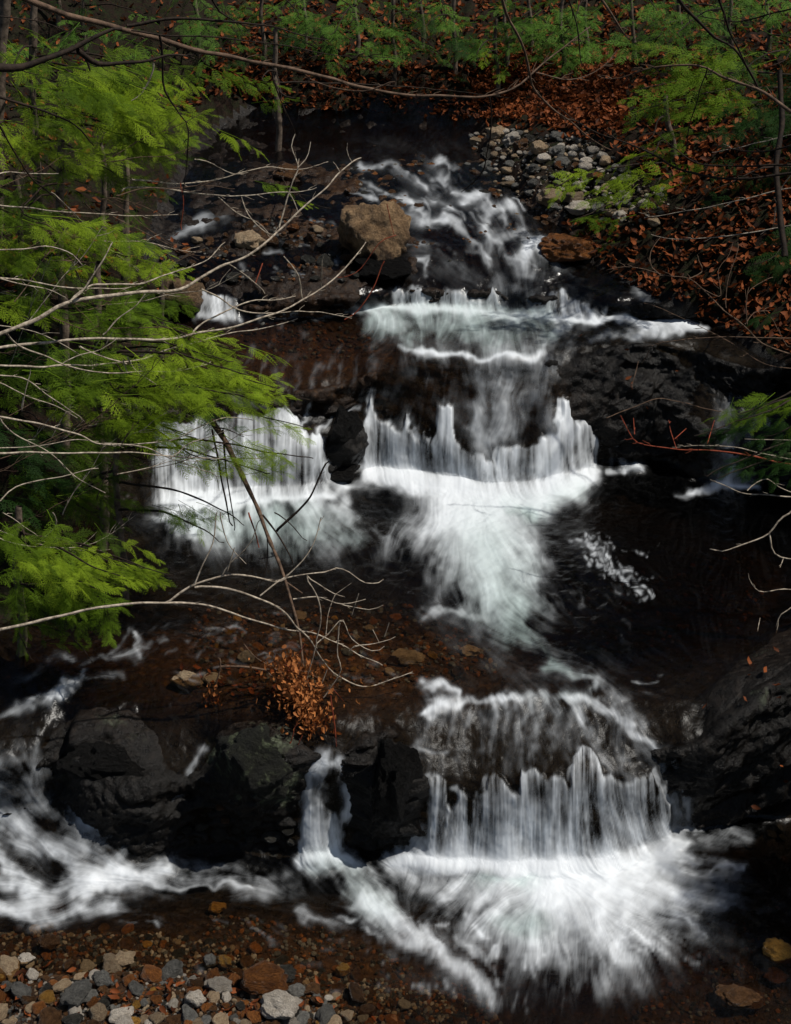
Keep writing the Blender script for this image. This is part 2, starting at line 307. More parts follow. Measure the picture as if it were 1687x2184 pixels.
# banks: how far a point lies beyond the water's edge, in view measure turned to metres
bL = np.array([(-900, 650), (230, 560), (300, 440), (450, 360), (560, 330), (650, 400), (760, 330), (900, 290), (1100, 270), (1180, 200), (1300, 130), (1400, -20), (1500, -160), (3000, -260)], float)
bR = np.array([(-900, 1000), (230, 1060), (285, 1010), (340, 1040), (420, 1120), (480, 1190), (560, 1240), (640, 1400), (700, 1530), (850, 1720), (1050, 1730), (1300, 1640), (1400, 1560), (1480, 1490), (1700, 1500), (1760, 1620), (1900, 1760), (3000, 1900)], float)
def bank_lift(U, V, Y):
    el = np.interp(V, bL[:, 0], bL[:, 1]); er = np.interp(V, bR[:, 0], bR[:, 1])
    d = np.maximum(el - U, U - er)/F*(Y*1.1)
    return d
def displace_bed(P, seg):
    n = normals(P); x, y, z = P[..., 0], P[..., 1], P[..., 2]
    U, V = proj(x, y, z); d = bank_lift(U, V, y); s = np.broadcast_to(seg[:, None], d.shape)
    steep = 1 - np.abs(n[..., 2])
    upz = sstep(0.15, 0.6, steep)
    depth = 0.10 + 0.12*sstep(2.0, 3.0, s)*(1-sstep(3.0, 3.3, s)) + 0.15*sstep(7, 8.2, s)*(1-sstep(9.0, 9.4, s))
    depth = depth*(1 - upz) + 0.03*upz
    depth = depth*(1 - 0.6*sstep(10, 13, s)*(1-.45*sstep(15, 15.5, s)*sstep(740, 800, U)))
    gravel = np.exp(-((U-300)/420)**2)*sstep(2010, 2140, V)*0.16
    gravel = gravel + np.exp(-(((U-1190)/110)**2 + ((V-350)/70)**2))*0.0
    amp = 0.025 + 0.055*upz*sstep(0.3, 1.2, np.abs(s-3.5)+1) + 0.05*sstep(14.5, 16, s)
    amp = amp*(1 - 0.7*sstep(1.5, 0.5, s))
    E_ = lambda a, b, c, d_: np.exp(-(((U-a)/c)**2 + ((V-b)/d_)**2)**2)
    amp = amp*(1 - 0.72*np.clip(E_(1010, 890, 260, 160) + E_(1180, 1710, 290, 130) + E_(500, 980, 200, 110) + E_(700, 1720, 60, 110), 0, 1))
    rock = ridge(x*1.0, y*1.0, z*2.2, 1.7, 6)*0.55 + fbm(x, y, z*1.8, 7, 4, .6)*0.5
    # ledges standing dry or nearly so between the falls
    def bump_at(u0, v0, ru, rv, h): return h*np.exp(-(((U-u0)/ru)**2 + ((V-v0)/rv)**2)**1.6)
    bb = bump_at(240, 1620, 125, 130, 0.16) + bump_at(545, 1630, 90, 90, 0.22) + bump_at(820, 1680, 75, 120, 0.16)
    bb = bb + bump_at(1340, 860, 110, 110, 0.14) + bump_at(1580, 1600, 110, 150, 0.1) + bump_at(735, 930, 40, 60, 0.16) + bump_at(620, 600, 130, 35, 0.06)
    bb = bb + bump_at(1690, 900, 60, 100, 0.1)
    lift = 0.55*np.maximum(d, 0)**1.15 + 0.03*sstep(-0.05, 0.1, d)
    lift = lift*np.where(s > 20, 0.3, 1.0)
    lift = lift + 0.13*sstep(-0.12, 0.12, d)*(U > 900)*sstep(270, 290, V)*(1-sstep(430, 520, V))
    lift = 1.9*(1-np.exp(-lift/1.9))
    Q = P + n*((-depth + amp*rock + bb)[..., None])
    Q[..., 2] += lift + gravel + 0.04*sstep(0, 0.3, d)*fbm(x, y, z, 2.5, 4)
    return Q, U, V, d, s, n

print('bed...')
us = ucols(3.6); Pb, segb = loft(us, 3.6)
Qb, Ub, Vb, db, sb, nb_ = displace_bed(Pb, segb)
def ell(U, V, u0, v0, ru, rv): return np.exp(-(((U-u0)/ru)**2 + ((V-v0)/rv)**2))
brown = np.clip(ell(Ub, Vb, 640, 740, 230, 90) + ell(Ub, Vb, 600, 1390, 420, 110) + ell(Ub, Vb, 500, 2080, 700, 130)*0.8 + 0.35*ell(Ub, Vb, 1400, 1250, 400, 160)
    + 0.6*ell(Ub, Vb, 850, 450, 350, 140) + 0.5*ell(Ub, Vb, 1500, 2050, 200, 200) + 0.4*ell(Ub, Vb, 1020, 860, 160, 60), 0, 1)
lichen = np.clip(1.2*ell(Ub, Vb, 545, 1630, 120, 110) + .35*ell(Ub, Vb, 280, 1540, 200, 90) + 0.6*ell(Ub, Vb, 1560, 1560, 130, 160), 0, 1)
fb = grid_faces(*Qb.shape[:2]); fl = fb.reshape(-1, 4)
sf = ((sb[:-1, :-1] + sb[1:, 1:])*0.5).ravel(); df = ((db[:-1, :-1] + db[1:, 1:])*0.5).ravel(); uf = Ub[:-1, :-1].ravel()
def sub_mesh(name, V3, faces, attrs, nrm=None):
    idx = np.unique(faces); mp = np.full(V3.shape[0], -1, np.int64); mp[idx] = np.arange(len(idx))
    me = mesh_np(name, V3[idx], mp[faces], True, {k: a.ravel()[idx] for k, a in attrs.items()})
    if nrm is not None: me.normals_split_custom_set_from_vertices(nrm[idx].astype(np.float32))
    return me
V3 = Qb.reshape(-1, 3); nrmb = normals(Qb).reshape(-1, 3)
if nrmb[:, 2].mean() < 0: nrmb = -nrmb; fl = fl[:, ::-1]
hill = sf > 19.9; lb = (~hill) & (df > 0.12) & (uf < 800); rb = (~hill) & (df > 0.12) & (uf >= 800) & (Vb[:-1, :-1].ravel() < 800); bedf = ~(hill | lb | rb); shoref = bedf & (sf < 1.9); bedf = bedf & ~shoref
A = dict(brown=brown, lichen=lichen)
bed = tag(link('stream_bed', sub_mesh('stream_bed', V3, fl[bedf], A, nrmb), None, M['bed']), kind='structure')
shore = tag(link('gravel_shore', sub_mesh('gravel_shore', V3, fl[shoref], A, nrmb), None, M['bed']), kind='structure')
hillo = tag(link('hillside', sub_mesh('hillside', V3, fl[hill], A, nrmb), None, M['soil']), kind='structure')
lbo = tag(link('left_bank', sub_mesh('left_bank', V3, fl[lb], A, nrmb), None, M['soil']), kind='structure')
rbo = tag(link('right_bank', sub_mesh('right_bank', V3, fl[rb], A, nrmb), None, M['soil']), kind='structure')
# coarse copy for finding where things stand
cs = Qb[::3, ::3]; cf = grid_faces(*cs.shape[:2]).reshape(-1, 4)
BVH = BVHTree.FromPolygons([tuple(p) for p in cs.reshape(-1, 3).tolist()], [tuple(f) for f in cf.tolist()])
def hit(u, v):
    d = Vector(((u-843.5)/F, 0, 0)) + Vector((0, CT, -ST)) + Vector((0, ST, CT))*(-(v-1092)/F)
    loc, nrm, i, dist = BVH.ray_cast(Vector((0, 0, H)), d.normalized())
    if loc is None: return at_y(u, v, 18), Vector((0, 0, 1))
    if nrm.z < 0: nrm = -nrm
    return loc, nrm
def ground_z(x, y):
    loc, nrm, i, dist = BVH.ray_cast(Vector((x, y, 40)), Vector((0, 0, -1)))
    return loc.z if loc else 0.0

# ------------------------------------------------------------------ water: foam lies along the streamlines
print('water...')
RS = 2.0; RW, RH = int(1900/RS), int(2300/RS); U0, V0 = -100, -20
gu, gv = np.meshgrid(np.arange(RW)*RS + U0, np.arange(RH)*RS + V0)
foam = np.zeros((RH, RW)); dirx = np.zeros((RH, RW)); diry = np.full((RH, RW), 0.02); green_m = np.zeros((RH, RW)); 
def seg_dist(pts, vals, gu, gv):
    best = np.full(gu.shape, 1e9); val = np.zeros(gu.shape); tx = np.zeros(gu.shape); ty = np.zeros(gu.shape)
    for (a, b, va, vb_) in zip(pts[:-1], pts[1:], vals[:-1], vals[1:]):
        dx, dy = b[0]-a[0], b[1]-a[1]; L2 = dx*dx+dy*dy + 1e-9
        t = np.clip(((gu-a[0])*dx + (gv-a[1])*dy)/L2, 0, 1)
        d = np.hypot(gu-a[0]-t*dx, gv-a[1]-t*dy)
        m = d < best; best[m] = d[m]; val[m] = (va + (vb_-va)*t)[m]; L = math.sqrt(L2); tx[m] = dx/L; ty[m] = dy/L
    return best, val, tx, ty
def S(pts, width, f0, f1=None, dirw=1.0, green=0.0, wd1=None):
    """a tongue of foam along pts"""
    f1 = f0 if f1 is None else f1; n = len(pts); wd1 = width if wd1 is None else wd1
    m_ = 2.6*(max(width, wd1)*1.6 + 14); us_ = [p[0] for p in pts]; vs_ = [p[1] for p in pts]
    j0 = max(0, int((min(us_)-m_-U0)/RS)); j1 = min(RW, int((max(us_)+m_-U0)/RS)+1); i0 = max(0, int((min(vs_)-m_-V0)/RS)); i1 = min(RH, int((max(vs_)+m_-V0)/RS)+1)
    if j1 <= j0 or i1 <= i0: return
    W = (slice(i0, i1), slice(j0, j1))
    best, t, tx, ty = seg_dist(pts, np.linspace(0, 1, n), gu[W], gv[W])
    wd = width + (wd1-width)*t; g = np.exp(-(best/wd)**2)*(f0 + (f1-f0)*t)
    foam[W] = 1 - (1-foam[W])*(1-np.clip(g, 0, 0.97))
    w_ = np.exp(-(best/(wd*1.6+14))**2)*dirw
    dirx[W] += tx*w_; diry[W] += ty*w_
    if green: green_m[W] = np.maximum(green_m[W], np.exp(-(best/(wd*1.3))**2)*green)
curtain_rough = np.zeros((RH, RW)); curt = np.zeros((RH, RW))
def curtain(top, bot, f, soft=7):
    """falling sheet between two edges; the upper edge is ragged where the water leaves the rock"""
    global foam, diry, dirx, curt
    t = np.array(top, float); b = np.array(bot, float); uu = gu[0]
    tv = np.interp(uu, t[:, 0], t[:, 1]); bv = np.interp(uu, b[:, 0], b[:, 1])
    j = blur(NR.normal(size=len(uu)), 1.5, 0)*7; tv = tv + j
    el_ = 30 if t[0, 0] < 340 else 4; inside = sstep(t[0, 0]-el_, t[0, 0]+el_, uu)*(1-sstep(t[-1, 0]-4, t[-1, 0]+4, uu))
    g = inside[None]*sstep(-soft, soft, gv - tv[None])*(1-sstep(-8, 18, gv - bv[None]))
    foam = 1 - (1-foam)*(1-f*g); diry += 4*g; dirx *= (1-0.97*g); curt = np.maximum(curt, g)
def blob(u, v, ru, rv, f, green=0.0, p=1.0):
    global foam, green_m
    g = np.exp(-(((gu-u)/ru)**2+((gv-v)/rv)**2)**p); foam = 1-(1-foam)*(1-f*g)
    if green: green_m = np.maximum(green_m, g*green)
# upper stream
S([(760, 340), (850, 350), (950, 400), (1010, 470)], 50, 0.02, 0.05); S([(930, 350), (1000, 420), (1080, 500), (1130, 560)], 45, 0.05, 0.06)
S([(780, 352), (830, 348), (870, 375)], 7, 0.4); S([(930, 345), (965, 365)], 9, 0.5); S([(1000, 410), (1020, 425), (1045, 450)], 15, 0.6, 0.35); S([(990, 440), (1000, 415), (1020, 408)], 8, 0.5)
S([(1075, 445), (1050, 470), (1035, 500)], 12, 0.55, 0.3); S([(855, 458), (900, 480), (950, 485), (1000, 510)], 13, 0.3, 0.65); S([(950, 480), (985, 492)], 8, 0.5)
S([(1100, 500), (1060, 515), (1040, 550)], 10, 0.4, 0.15); S([(1150, 525), (1125, 550), (1115, 590)], 18, 0.95, 0.35); S([(1150, 535), (1190, 560), (1250, 600)], 16, 0.4, 0.08); S([(1120, 560), (1090, 600), (1070, 640)], 22, 0.1)
S([(1120, 560), (1170, 600), (1260, 640), (1350, 660)], 20, 0.2, 0.08); S([(880, 560), (960, 590), (1000, 620)], 30, 0.06)
for q_ in ([(1010, 400), (1050, 470), (1030, 540), (1045, 600)], [(1050, 500), (1110, 560), (1100, 620)], [(900, 470), (980, 500), (1040, 560), (1060, 620)], [(880, 520), (940, 540), (1000, 590)], [(940, 380), (1000, 430), (1060, 450)], [(840, 370), (900, 400), (960, 450)], [(1080, 450), (1140, 520), (1130, 600)], [(800, 400), (860, 430), (930, 440)]): S(q_, 8, 0.22, 0.12); S([(a_+14, b_+10) for a_, b_ in q_], 22, 0.04)
S([(480, 462), (430, 480), (395, 500), (355, 520)], 16, 0.3, 0.45); S([(560, 470), (640, 500), (720, 520)], 20, 0.12); S([(520, 555), (505, 590)], 8, 0.35)
for i in range(26):
    u, v = R.uniform(480, 760), R.uniform(450, 600); S([(u, v), (u+R.uniform(8, 30), v+R.uniform(2, 16))], R.uniform(2, 5), R.uniform(0.15, 0.45))
for i in range(60):
    u, v = R.uniform(740, 1100), R.uniform(350, 560); S([(u, v), (u+R.uniform(10, 30), v+R.uniform(2, 12)), (u+R.uniform(25, 60), v+R.uniform(14, 40))], R.uniform(2, 4.5), R.uniform(0.15, 0.45))
curtain([(418, 628), (470, 632), (505, 645)], [(410, 680), (510, 680)], 0.6); S([(415, 676), (460, 682), (510, 680)], 9, 0.6); S([(690, 640), (730, 642), (770, 655)], 9, 0.6, 0.4); S([(560, 680), (690, 676), (770, 668)], 5, 0.25)
curtain([(846, 640), (855, 626), (880, 619), (930, 622), (985, 624), (1000, 640), (1035, 645), (1050, 612), (1060, 630), (1068, 655)], [(840, 668), (1070, 668)], 0.45)
curtain([(1158, 655), (1170, 628), (1195, 619), (1210, 625), (1216, 642), (1245, 648), (1262, 655), (1285, 658)], [(1150, 676), (1290, 680)], 0.5)
S([(1325, 603), (1370, 625), (1410, 650), (1460, 680)], 11, 0.4, 0.3)
S([(1100, 600), (1120, 630), (1150, 670)], 14, 0.15)
S([(790, 664), (860, 664), (950, 669), (1050, 678), (1200, 688), (1350, 688), (1500, 692)], 9, 0.95, 0.7, dirw=0.3)
S([(1180, 690), (1300, 692), (1420, 700), (1495, 696)], 8, 0.5); S([(1500, 700), (1400, 708), (1320, 722), (1260, 735)], 10, 0.6, 0.2)
for k in range(13):
    u = 800 + k*30; S([(u, 668), (u+6, 690), (u-8 + (u-960)*0.12, 722)], 19, 0.55, 0.22, green=0.75)
S([(790, 668), (830, 690), (880, 700)], 10, 0.5, 0.3); S([(800, 690), (860, 720), (900, 752)], 10, 0.25)
blob(1000, 705, 170, 22, 0.25, 0.85)
S([(1215, 700), (1180, 725), (1145, 760)], 12, 0.45, 0.3); S([(1260, 700), (1220, 740), (1180, 800)], 16, 0.18)
S([(858, 742), (895, 757), (960, 763)], 6, 0.5, 0.7, dirw=0.4); S([(885, 756), (960, 762), (1050, 764), (1135, 764)], 6.5, 0.85, dirw=0.3); 
# veil over the upper rock
S([(890, 765), (905, 800), (880, 860), (860, 910)], 24, 0.35, 0.25); S([(1075, 765), (1072, 850), (1060, 975)], 48, 0.6, 0.4); S([(1010, 765), (1015, 850), (1030, 960)], 16, 0.3); S([(1130, 765), (1135, 830), (1125, 900)], 14, 0.35, 0.15)
S([(960, 765), (955, 810), (950, 880)], 28, 0.35, 0.22); S([(1160, 770), (1165, 850), (1180, 920)], 22, 0.22, 0.3); S([(800, 830), (790, 870), (785, 905)], 8, 0.4)
S([(840, 780), (820, 830), (800, 880)], 30, 0.1, 0.16)
bot_up = [(760, 1025), (900, 1040), (1000, 1060), (1100, 1065), (1200, 1050), (1262, 1020)]
curtain([(770, 915), (785, 880), (793, 850), (800, 890), (830, 905), (843, 921), (863, 916), (868, 876), (873, 916), (888, 936), (901, 941), (903, 909), (908, 926), (918, 941), (933, 921), (934, 866), (948, 859), (966, 866), (967, 906), (973, 941), (993, 956), (1013, 971), (1043, 986), (1058, 984), (1063, 956), (1093, 951), (1123, 946), (1148, 951), (1153, 936), (1183, 929), (1188, 896), (1196, 891), (1198, 851), (1211, 849), (1213, 891), (1223, 906), (1243, 899), (1258, 904)], bot_up, 0.6)
S([(1322, 905), (1330, 960), (1337, 1000)], 8, 0.3, 0.5); S([(1308, 925), (1309, 1000)], 4, 0.2); S([(1300, 1004), (1340, 1000), (1385, 1010)], 9, 0.55)
S([(1570, 830), (1560, 900), (1550, 1035)], 30, 0.22, 0.5); S([(1620, 850), (1620, 940), (1600, 1035)], 24, 0.2, 0.35); S([(1480, 1048), (1540, 1038), (1620, 1045)], 9, 0.85); S([(1520, 1030), (1480, 1055), (1450, 1060)], 8, 0.4)
# left-hand upper fall
curtain([(322, 930), (335, 908), (360, 900), (420, 905), (470, 900), (500, 885), (540, 890), (585, 880), (592, 866), (615, 868), (630, 900), (660, 935), (692, 930)], [(315, 1090), (420, 1075), (692, 1068)], 0.42)
curtain([(585, 885), (610, 872), (640, 900)], [(585, 1070), (640, 1070)], 0.5); curtain([(330, 975), (380, 960), (440, 970), (520, 965), (570, 980)], [(330, 1085), (570, 1078)], 0.35)
S([(660, 850), (650, 885), (640, 920), (650, 960)], 6, 0.4, 0.6); S([(765, 868), (715, 876), (680, 905), (668, 950)], 6, 0.5, 0.5); S([(690, 990), (700, 1030), (730, 1060)], 14, 0.5); S([(490, 850), (560, 860), (600, 880)], 12, 0.25)
for k in range(9): u = 470+k*38; S([(u+R.uniform(30, 60), 720+R.uniform(-20, 30)), (u+20, 790), (u, 850)], R.uniform(4, 10), R.uniform(.08, .2))
S([(330, 1112), (400, 1085), (500, 1078), (600, 1074), (690, 1066)], 13, 0.9, dirw=0.3); S([(690, 1064), (740, 1045), (780, 1030)], 10, 0.6)
blob(590, 1130, 150, 44, 0.5, 0.95); blob(430, 1120, 80, 30, 0.45, 0.6); blob(620, 1180, 90, 30, 0.2, 0.8)
for k in range(16): u = 400+k*22; S([(u+R.uniform(-15, 15), 1080), (u+(u-560)*0.15, 1125), (u+(u-560)*0.3, 1165)], 11, 0.5, 0.1)
S([(640, 1100), (700, 1130), (780, 1160)], 18, 0.45, 0.2, green=.6); S([(350, 1130), (420, 1150), (500, 1170)], 14, 0.45, 0.1); S([(700, 1090), (770, 1110), (840, 1160)], 12, 0.3)
# main upper plunge and its tongue
S([(775, 1018), (850, 1024), (920, 1045), (1000, 1070), (1100, 1080), (1190, 1060), (1255, 1022)], 24, 0.93, 0.8, dirw=0.4)
S([(960, 1050), (1000, 1100), (1030, 1180), (1060, 1260)], 55, 1.0, 0.6, wd1=60); S([(1040, 1180), (1070, 1280), (1110, 1340), (1170, 1400)], 62, 0.55, 0.03, green=0.9)
for (e, f_) in (((820, 1150), .6), ((800, 1195), .45), ((860, 1190), .55), ((900, 1235), .5), ((930, 1280), .4), ((990, 1330), .4), ((1060, 1370), .35), ((1180, 1310), .4), ((1190, 1230), .45), ((1160, 1170), .6)):
    m_ = (0.55*1010+0.45*e[0], 0.6*1080+0.4*e[1]); S([(1010+(e[0]-1010)*.12, 1078), m_, e], 22, 0.75, 0.04+f_*.25, wd1=16)
S([(1080, 1085), (1160, 1085), (1230, 1050)], 20, 0.7, 0.4, green=0.5); blob(1120, 1100, 45, 22, 0.3, 1.0); blob(1000, 1110, 80, 40, 0.7); blob(1030, 1160, 110, 60, 0.5); blob(1050, 1240, 85, 70, 0.35, 0.5); blob(1080, 1310, 80, 60, 0.25, 0.5)
S([(900, 1310), (960, 1312), (1040, 1330)], 8, 0.35); S([(1100, 1360), (1200, 1400), (1280, 1430)], 25, 0.14, 0.05)
for k in range(24): u = R.uniform(1100, 1330); v = R.uniform(1180, 1390); S([(u, v), (u+28, v+26)], 3, R.uniform(0.03, 0.15))
S([(1235, 1152), (1290, 1190), (1350, 1250)], 17, 0.22, 0.12)
for i in range(190):
    t = R.random(); u = 1238+140*t+R.gauss(0, 13); v = 1150+112*t+R.gauss(0, 14); S([(u, v), (u+R.uniform(1, 8), v+R.uniform(1, 6))], R.uniform(1.2, 2.7), R.uniform(0.15, 0.6), dirw=0.1)
for i in range(14):
    S([(R.uniform(1300, 1400), R.uniform(1155, 1190)), (R.uniform(1300, 1400), R.uniform(1160, 1195))][:1]*2, 2.0, 0.5, dirw=0)
# toward the lower lip
S([(1000, 1390), (1080, 1440), (1150, 1480)], 50, 0.04); S([(1100, 1400), (1250, 1440), (1330, 1470)], 45, 0.05)
S([(900, 1468), (930, 1466), (970, 1478)], 9, 0.5); S([(1170, 1418), (1200, 1428), (1215, 1445)], 12, 0.4); S([(1235, 1440), (1262, 1450), (1250, 1470)], 11, 0.45); S([(1345, 1456), (1410, 1454)], 4, 0.5); S([(1280, 1455), (1300, 1480), (1340, 1500)], 14, 0.25); S([(1380, 1470), (1420, 1480)], 12, .15)
S([(902, 1522), (930, 1503), (990, 1492), (1040, 1492), (1095, 1502)], 10, 0.65, 0.5, dirw=0.4); S([(1195, 1484), (1240, 1492), (1300, 1520), (1350, 1555), (1385, 1575)], 12, 0.75, 0.5, dirw=.5)
for k in range(17):
    u = 915+k*29; c_ = 1495 + max(0, u-1250)*0.35; S([(u, c_), (u+(u-1130)*0.05, c_+60), (u+(u-1130)*0.12, c_+150)], 13, R.uniform(.2, .42), R.uniform(.08, .2))
S([(1370, 1570), (1420, 1610), (1450, 1660), (1468, 1735)], 14, 0.3, 0.45); S([(1200, 1490), (1240, 1540), (1290, 1600), (1330, 1650)], 14, 0.4, 0.2)
curtain([(913, 1667), (933, 1659), (951, 1662), (953, 1710), (963, 1720), (981, 1687), (993, 1685), (1003, 1702), (1023, 1687), (1038, 1682), (1043, 1657), (1058, 1649), (1073, 1662), (1088, 1682), (1108, 1687), (1111, 1642), (1143, 1642), (1168, 1657), (1193, 1652), (1213, 1672), (1219, 1613), (1238, 1598), (1258, 1595), (1273, 1620), (1283, 1647), (1308, 1662), (1333, 1667), (1348, 1654), (1383, 1647), (1403, 1677), (1423, 1712)], [(905, 1845), (1100, 1860), (1300, 1850), (1430, 1790)], 0.45)
S([(905, 1610), (960, 1605)], 6, 0.3); S([(1425, 1700), (1440, 1740)], 10, 0.4)
for k in range(15): u = 900+k*38; S([(u, 1770+R.uniform(-15, 15)), (u+(u-1180)*0.1, 1840)], 20, R.uniform(.15, .45), 0.5)
S([(1300, 1740), (1400, 1760), (1450, 1770)], 25, .35)
S([(845, 1842), (940, 1838), (1080, 1848), (1190, 1872), (1330, 1862), (1420, 1838)], 30, 0.9, 0.75, dirw=0.3)
blob(1185, 1890, 95, 50, 0.9); blob(1190, 1930, 230, 85, 0.45); blob(1200, 2010, 230, 80, 0.3); blob(1000, 1890, 110, 40, .4); blob(1420, 1900, 110, 60, .35); 
for (e, wd, f0, f1) in (((880, 1905), 16, .7, .1), ((960, 1925), 26, .7, .25), ((1010, 1985), 28, .7, .25), ((1070, 2050), 32, .75, .2), ((1140, 2080), 32, .8, .15), ((1215, 2105), 34, .85, .3), ((1290, 2110), 34, .8, .3), ((1370, 2090), 30, .75, .2), ((1430, 2030), 32, .7, .25), ((1480, 1970), 32, .75, .25), ((1540, 1930), 26, .6, .2), ((1560, 1880), 22, .6, .2), ((1450, 1820), 22, .7, .4)):
    m_ = (1190+(e[0]-1190)*.5, 1880+(e[1]-1880)*.42); S([(1190+(e[0]-1190)*.1, 1872), m_, e], wd*.8, f0, f1*.8, wd1=wd)
blob(1040, 1885, 40, 16, 0.2, 1.0); blob(1110, 1895, 40, 22, 0.2, 1.0); blob(1120, 1980, 50, 30, 0.1, 0.8)
S([(1455, 1775), (1520, 1762), (1600, 1785)], 13, 0.5, 0.3); S([(1400, 1830), (1500, 1800), (1560, 1790)], 18, 0.35, 0.2); S([(1430, 1850), (1500, 1845), (1590, 1858)], 12, 0.4, 0.25); S([(1400, 1925), (1480, 1920), (1570, 1945)], 16, 0.45, 0.2); S([(1500, 1870), (1545, 1850), (1590, 1860)], 4, 0.4)
S([(980, 2010), (1040, 2060), (1060, 2100)], 8, 0.35); S([(1000, 1960), (1040, 2010)], 6, 0.3)
for i in range(30):
    a = R.uniform(0.1, 3.0); r = R.uniform(150, 260); u = 1200+math.cos(a)*r*1.35; v = 1880+math.sin(a)*r; S([(u, v), (u+math.cos(a)*35, v+math.sin(a)*28)], 4, R.uniform(.1, .35))
S([(905, 1822), (1080, 1828), (1190, 1838), (1330, 1835), (1430, 1800)], 26, 0.45, 0.35, dirw=0); blob(1190, 1885, 120, 40, .45)
S([(775, 998), (850, 1002), (920, 1020), (1000, 1040), (1100, 1050), (1190, 1035), (1250, 1000)], 17, 0.5, 0.4, dirw=0); S([(340, 1075), (500, 1058), (690, 1048)], 15, .35, dirw=0)
# narrow fall and its run
S([(695, 1615), (665, 1640), (655, 1700), (655, 1825)], 15, 0.85, 0.7); S([(705, 1615), (685, 1690), (682, 1825)], 14, 0.5, 0.65); S([(725, 1615), (752, 1660), (745, 1720), (712, 1820)], 13, 0.7, 0.6); curtain([(645, 1735), (680, 1700), (725, 1735)], [(650, 1838), (725, 1838)], 0.45)
S([(648, 1835), (700, 1822), (745, 1845)], 14, 0.9, 0.7); S([(690, 1835), (730, 1870), (770, 1920), (800, 1945)], 30, 0.7, 0.45, green=0.5); S([(730, 1840), (790, 1880), (810, 1915)], 18, 0.5, 0.3)
S([(765, 1930), (850, 1975), (930, 2025), (1000, 2080), (1060, 2150)], 20, 0.85, 0.35); S([(770, 1925), (790, 1940), (830, 1960)], 12, 0.8); S([(800, 1975), (880, 2020), (980, 2090), (1050, 2160)], 16, 0.35, 0.2); S([(640, 1945), (700, 1960), (770, 1990)], 8, 0.35, 0.15); S([(850, 1850), (880, 1880), (950, 1930)], 18, 0.3, 0.1)
S([(855, 1745), (858, 1810)], 4, 0.3)
# left rapids
S([(20, 1615), (80, 1670), (140, 1740), (200, 1810)], 38, 0.4, 0.35); S([(-60, 1640), (30, 1700), (60, 1740)], 40, 0.4, 0.3); S([(-60, 1710), (20, 1755), (100, 1810), (210, 1860)], 30, 0.65, 0.5); S([(-60, 1800), (0, 1830), (70, 1890)], 26, 0.6); S([(-20, 1880), (60, 1900)], 20, .3)
S([(190, 1735), (240, 1775), (270, 1800), (220, 1850)], 18, 0.55, 0.45); S([(230, 1740), (262, 1760)], 10, 0.5); S([(150, 1690), (200, 1740)], 18, .3)
S([(-40, 1945), (60, 1940), (160, 1895), (260, 1865), (330, 1880)], 26, 0.75, 0.6); S([(180, 1880), (300, 1875), (430, 1890), (560, 1895), (620, 1900)], 26, 0.6, 0.18); S([(20, 1950), (120, 1955), (230, 1930)], 18, 0.6, 0.4); S([(230, 1940), (330, 1960)], 12, .3); S([(330, 1895), (380, 1905), (460, 1900), (530, 1888)], 6, 0.5)
S([(250, 1965), (330, 1975)], 5, .3); S([(320, 1840), (450, 1855), (600, 1865)], 14, 0.2)
S([(438, 1605), (415, 1640), (392, 1685), (372, 1732)], 10, 0.4, 0.5, wd1=14); S([(315, 1745), (350, 1740), (388, 1735)], 11, 0.6)
for i in range(24): u = R.uniform(230, 330); v = R.uniform(1680, 1800); S([(u, v), (u+12, v+5)], 4, R.uniform(.08, .25))
S([(292, 1352), (300, 1372), (285, 1392), (220, 1402)], 9, 0.55, 0.3); S([(275, 1345), (240, 1385), (190, 1400)], 6, 0.25)
S([(260, 1440), (180, 1450), (140, 1480), (60, 1515), (-20, 1540)], 9, 0.25, 0.35); S([(180, 1425), (170, 1450), (120, 1490)], 7, 0.45, .3); S([(190, 1405), (120, 1415), (60, 1450), (0, 1462)], 8, 0.28, 0.12); S([(80, 1560), (60, 1640), (62, 1680)], 6, .15)
for i in range(26): u = R.uniform(300, 520); v = R.uniform(1320, 1410); S([(u, v), (u-26, v+10)], 3, R.uniform(.04, .2))
for i in range(60):
    u = R.uniform(380, 1000); v = R.uniform(1950, 2130); S([(u, v), (u+R.uniform(15, 45), v+R.uniform(4, 22))], R.uniform(2.5, 5), R.uniform(.06, .28))
for i in range(60):
    u = R.uniform(380, 900); v = R.uniform(1300, 1480); S([(u, v), (u+R.uniform(10, 40), v+R.uniform(0, 10))], R.uniform(2, 4), R.uniform(.04, .2))
# smooth direction field and streaks drawn out along it
nrm_ = np.hypot(dirx, diry) + 1e-9
swx = (vnoise(gu/46, gv/46, gu*0+3.3) + 0.7*vnoise(gu/19, gv/19, gu*0+9.1))*0.6; swy = (vnoise(gu/46, gv/46, gu*0+21.7) + 0.6*vnoise(gu/19, gv/19, gu*0+29.1))*0.45
vx, vy = dirx/nrm_, diry/nrm_; vx = vx + swx*(1-curt*0.96); vy = vy + swy*(1-curt)
L_ = np.hypot(vx, vy)+1e-9; vx /= L_; vy /= L_
vx = blur(blur(vx, 2, 0), 2, 1); vy = blur(blur(vy, 2, 0), 2, 1); L_ = np.hypot(vx, vy)+1e-9; vx /= L_; vy /= L_
n0 = NR.normal(size=gu.shape); n1 = blur(blur(NR.normal(size=gu.shape), 2.2, 0), 2.2, 1); n1 /= n1.std(); src = n0 + 1.3*n1
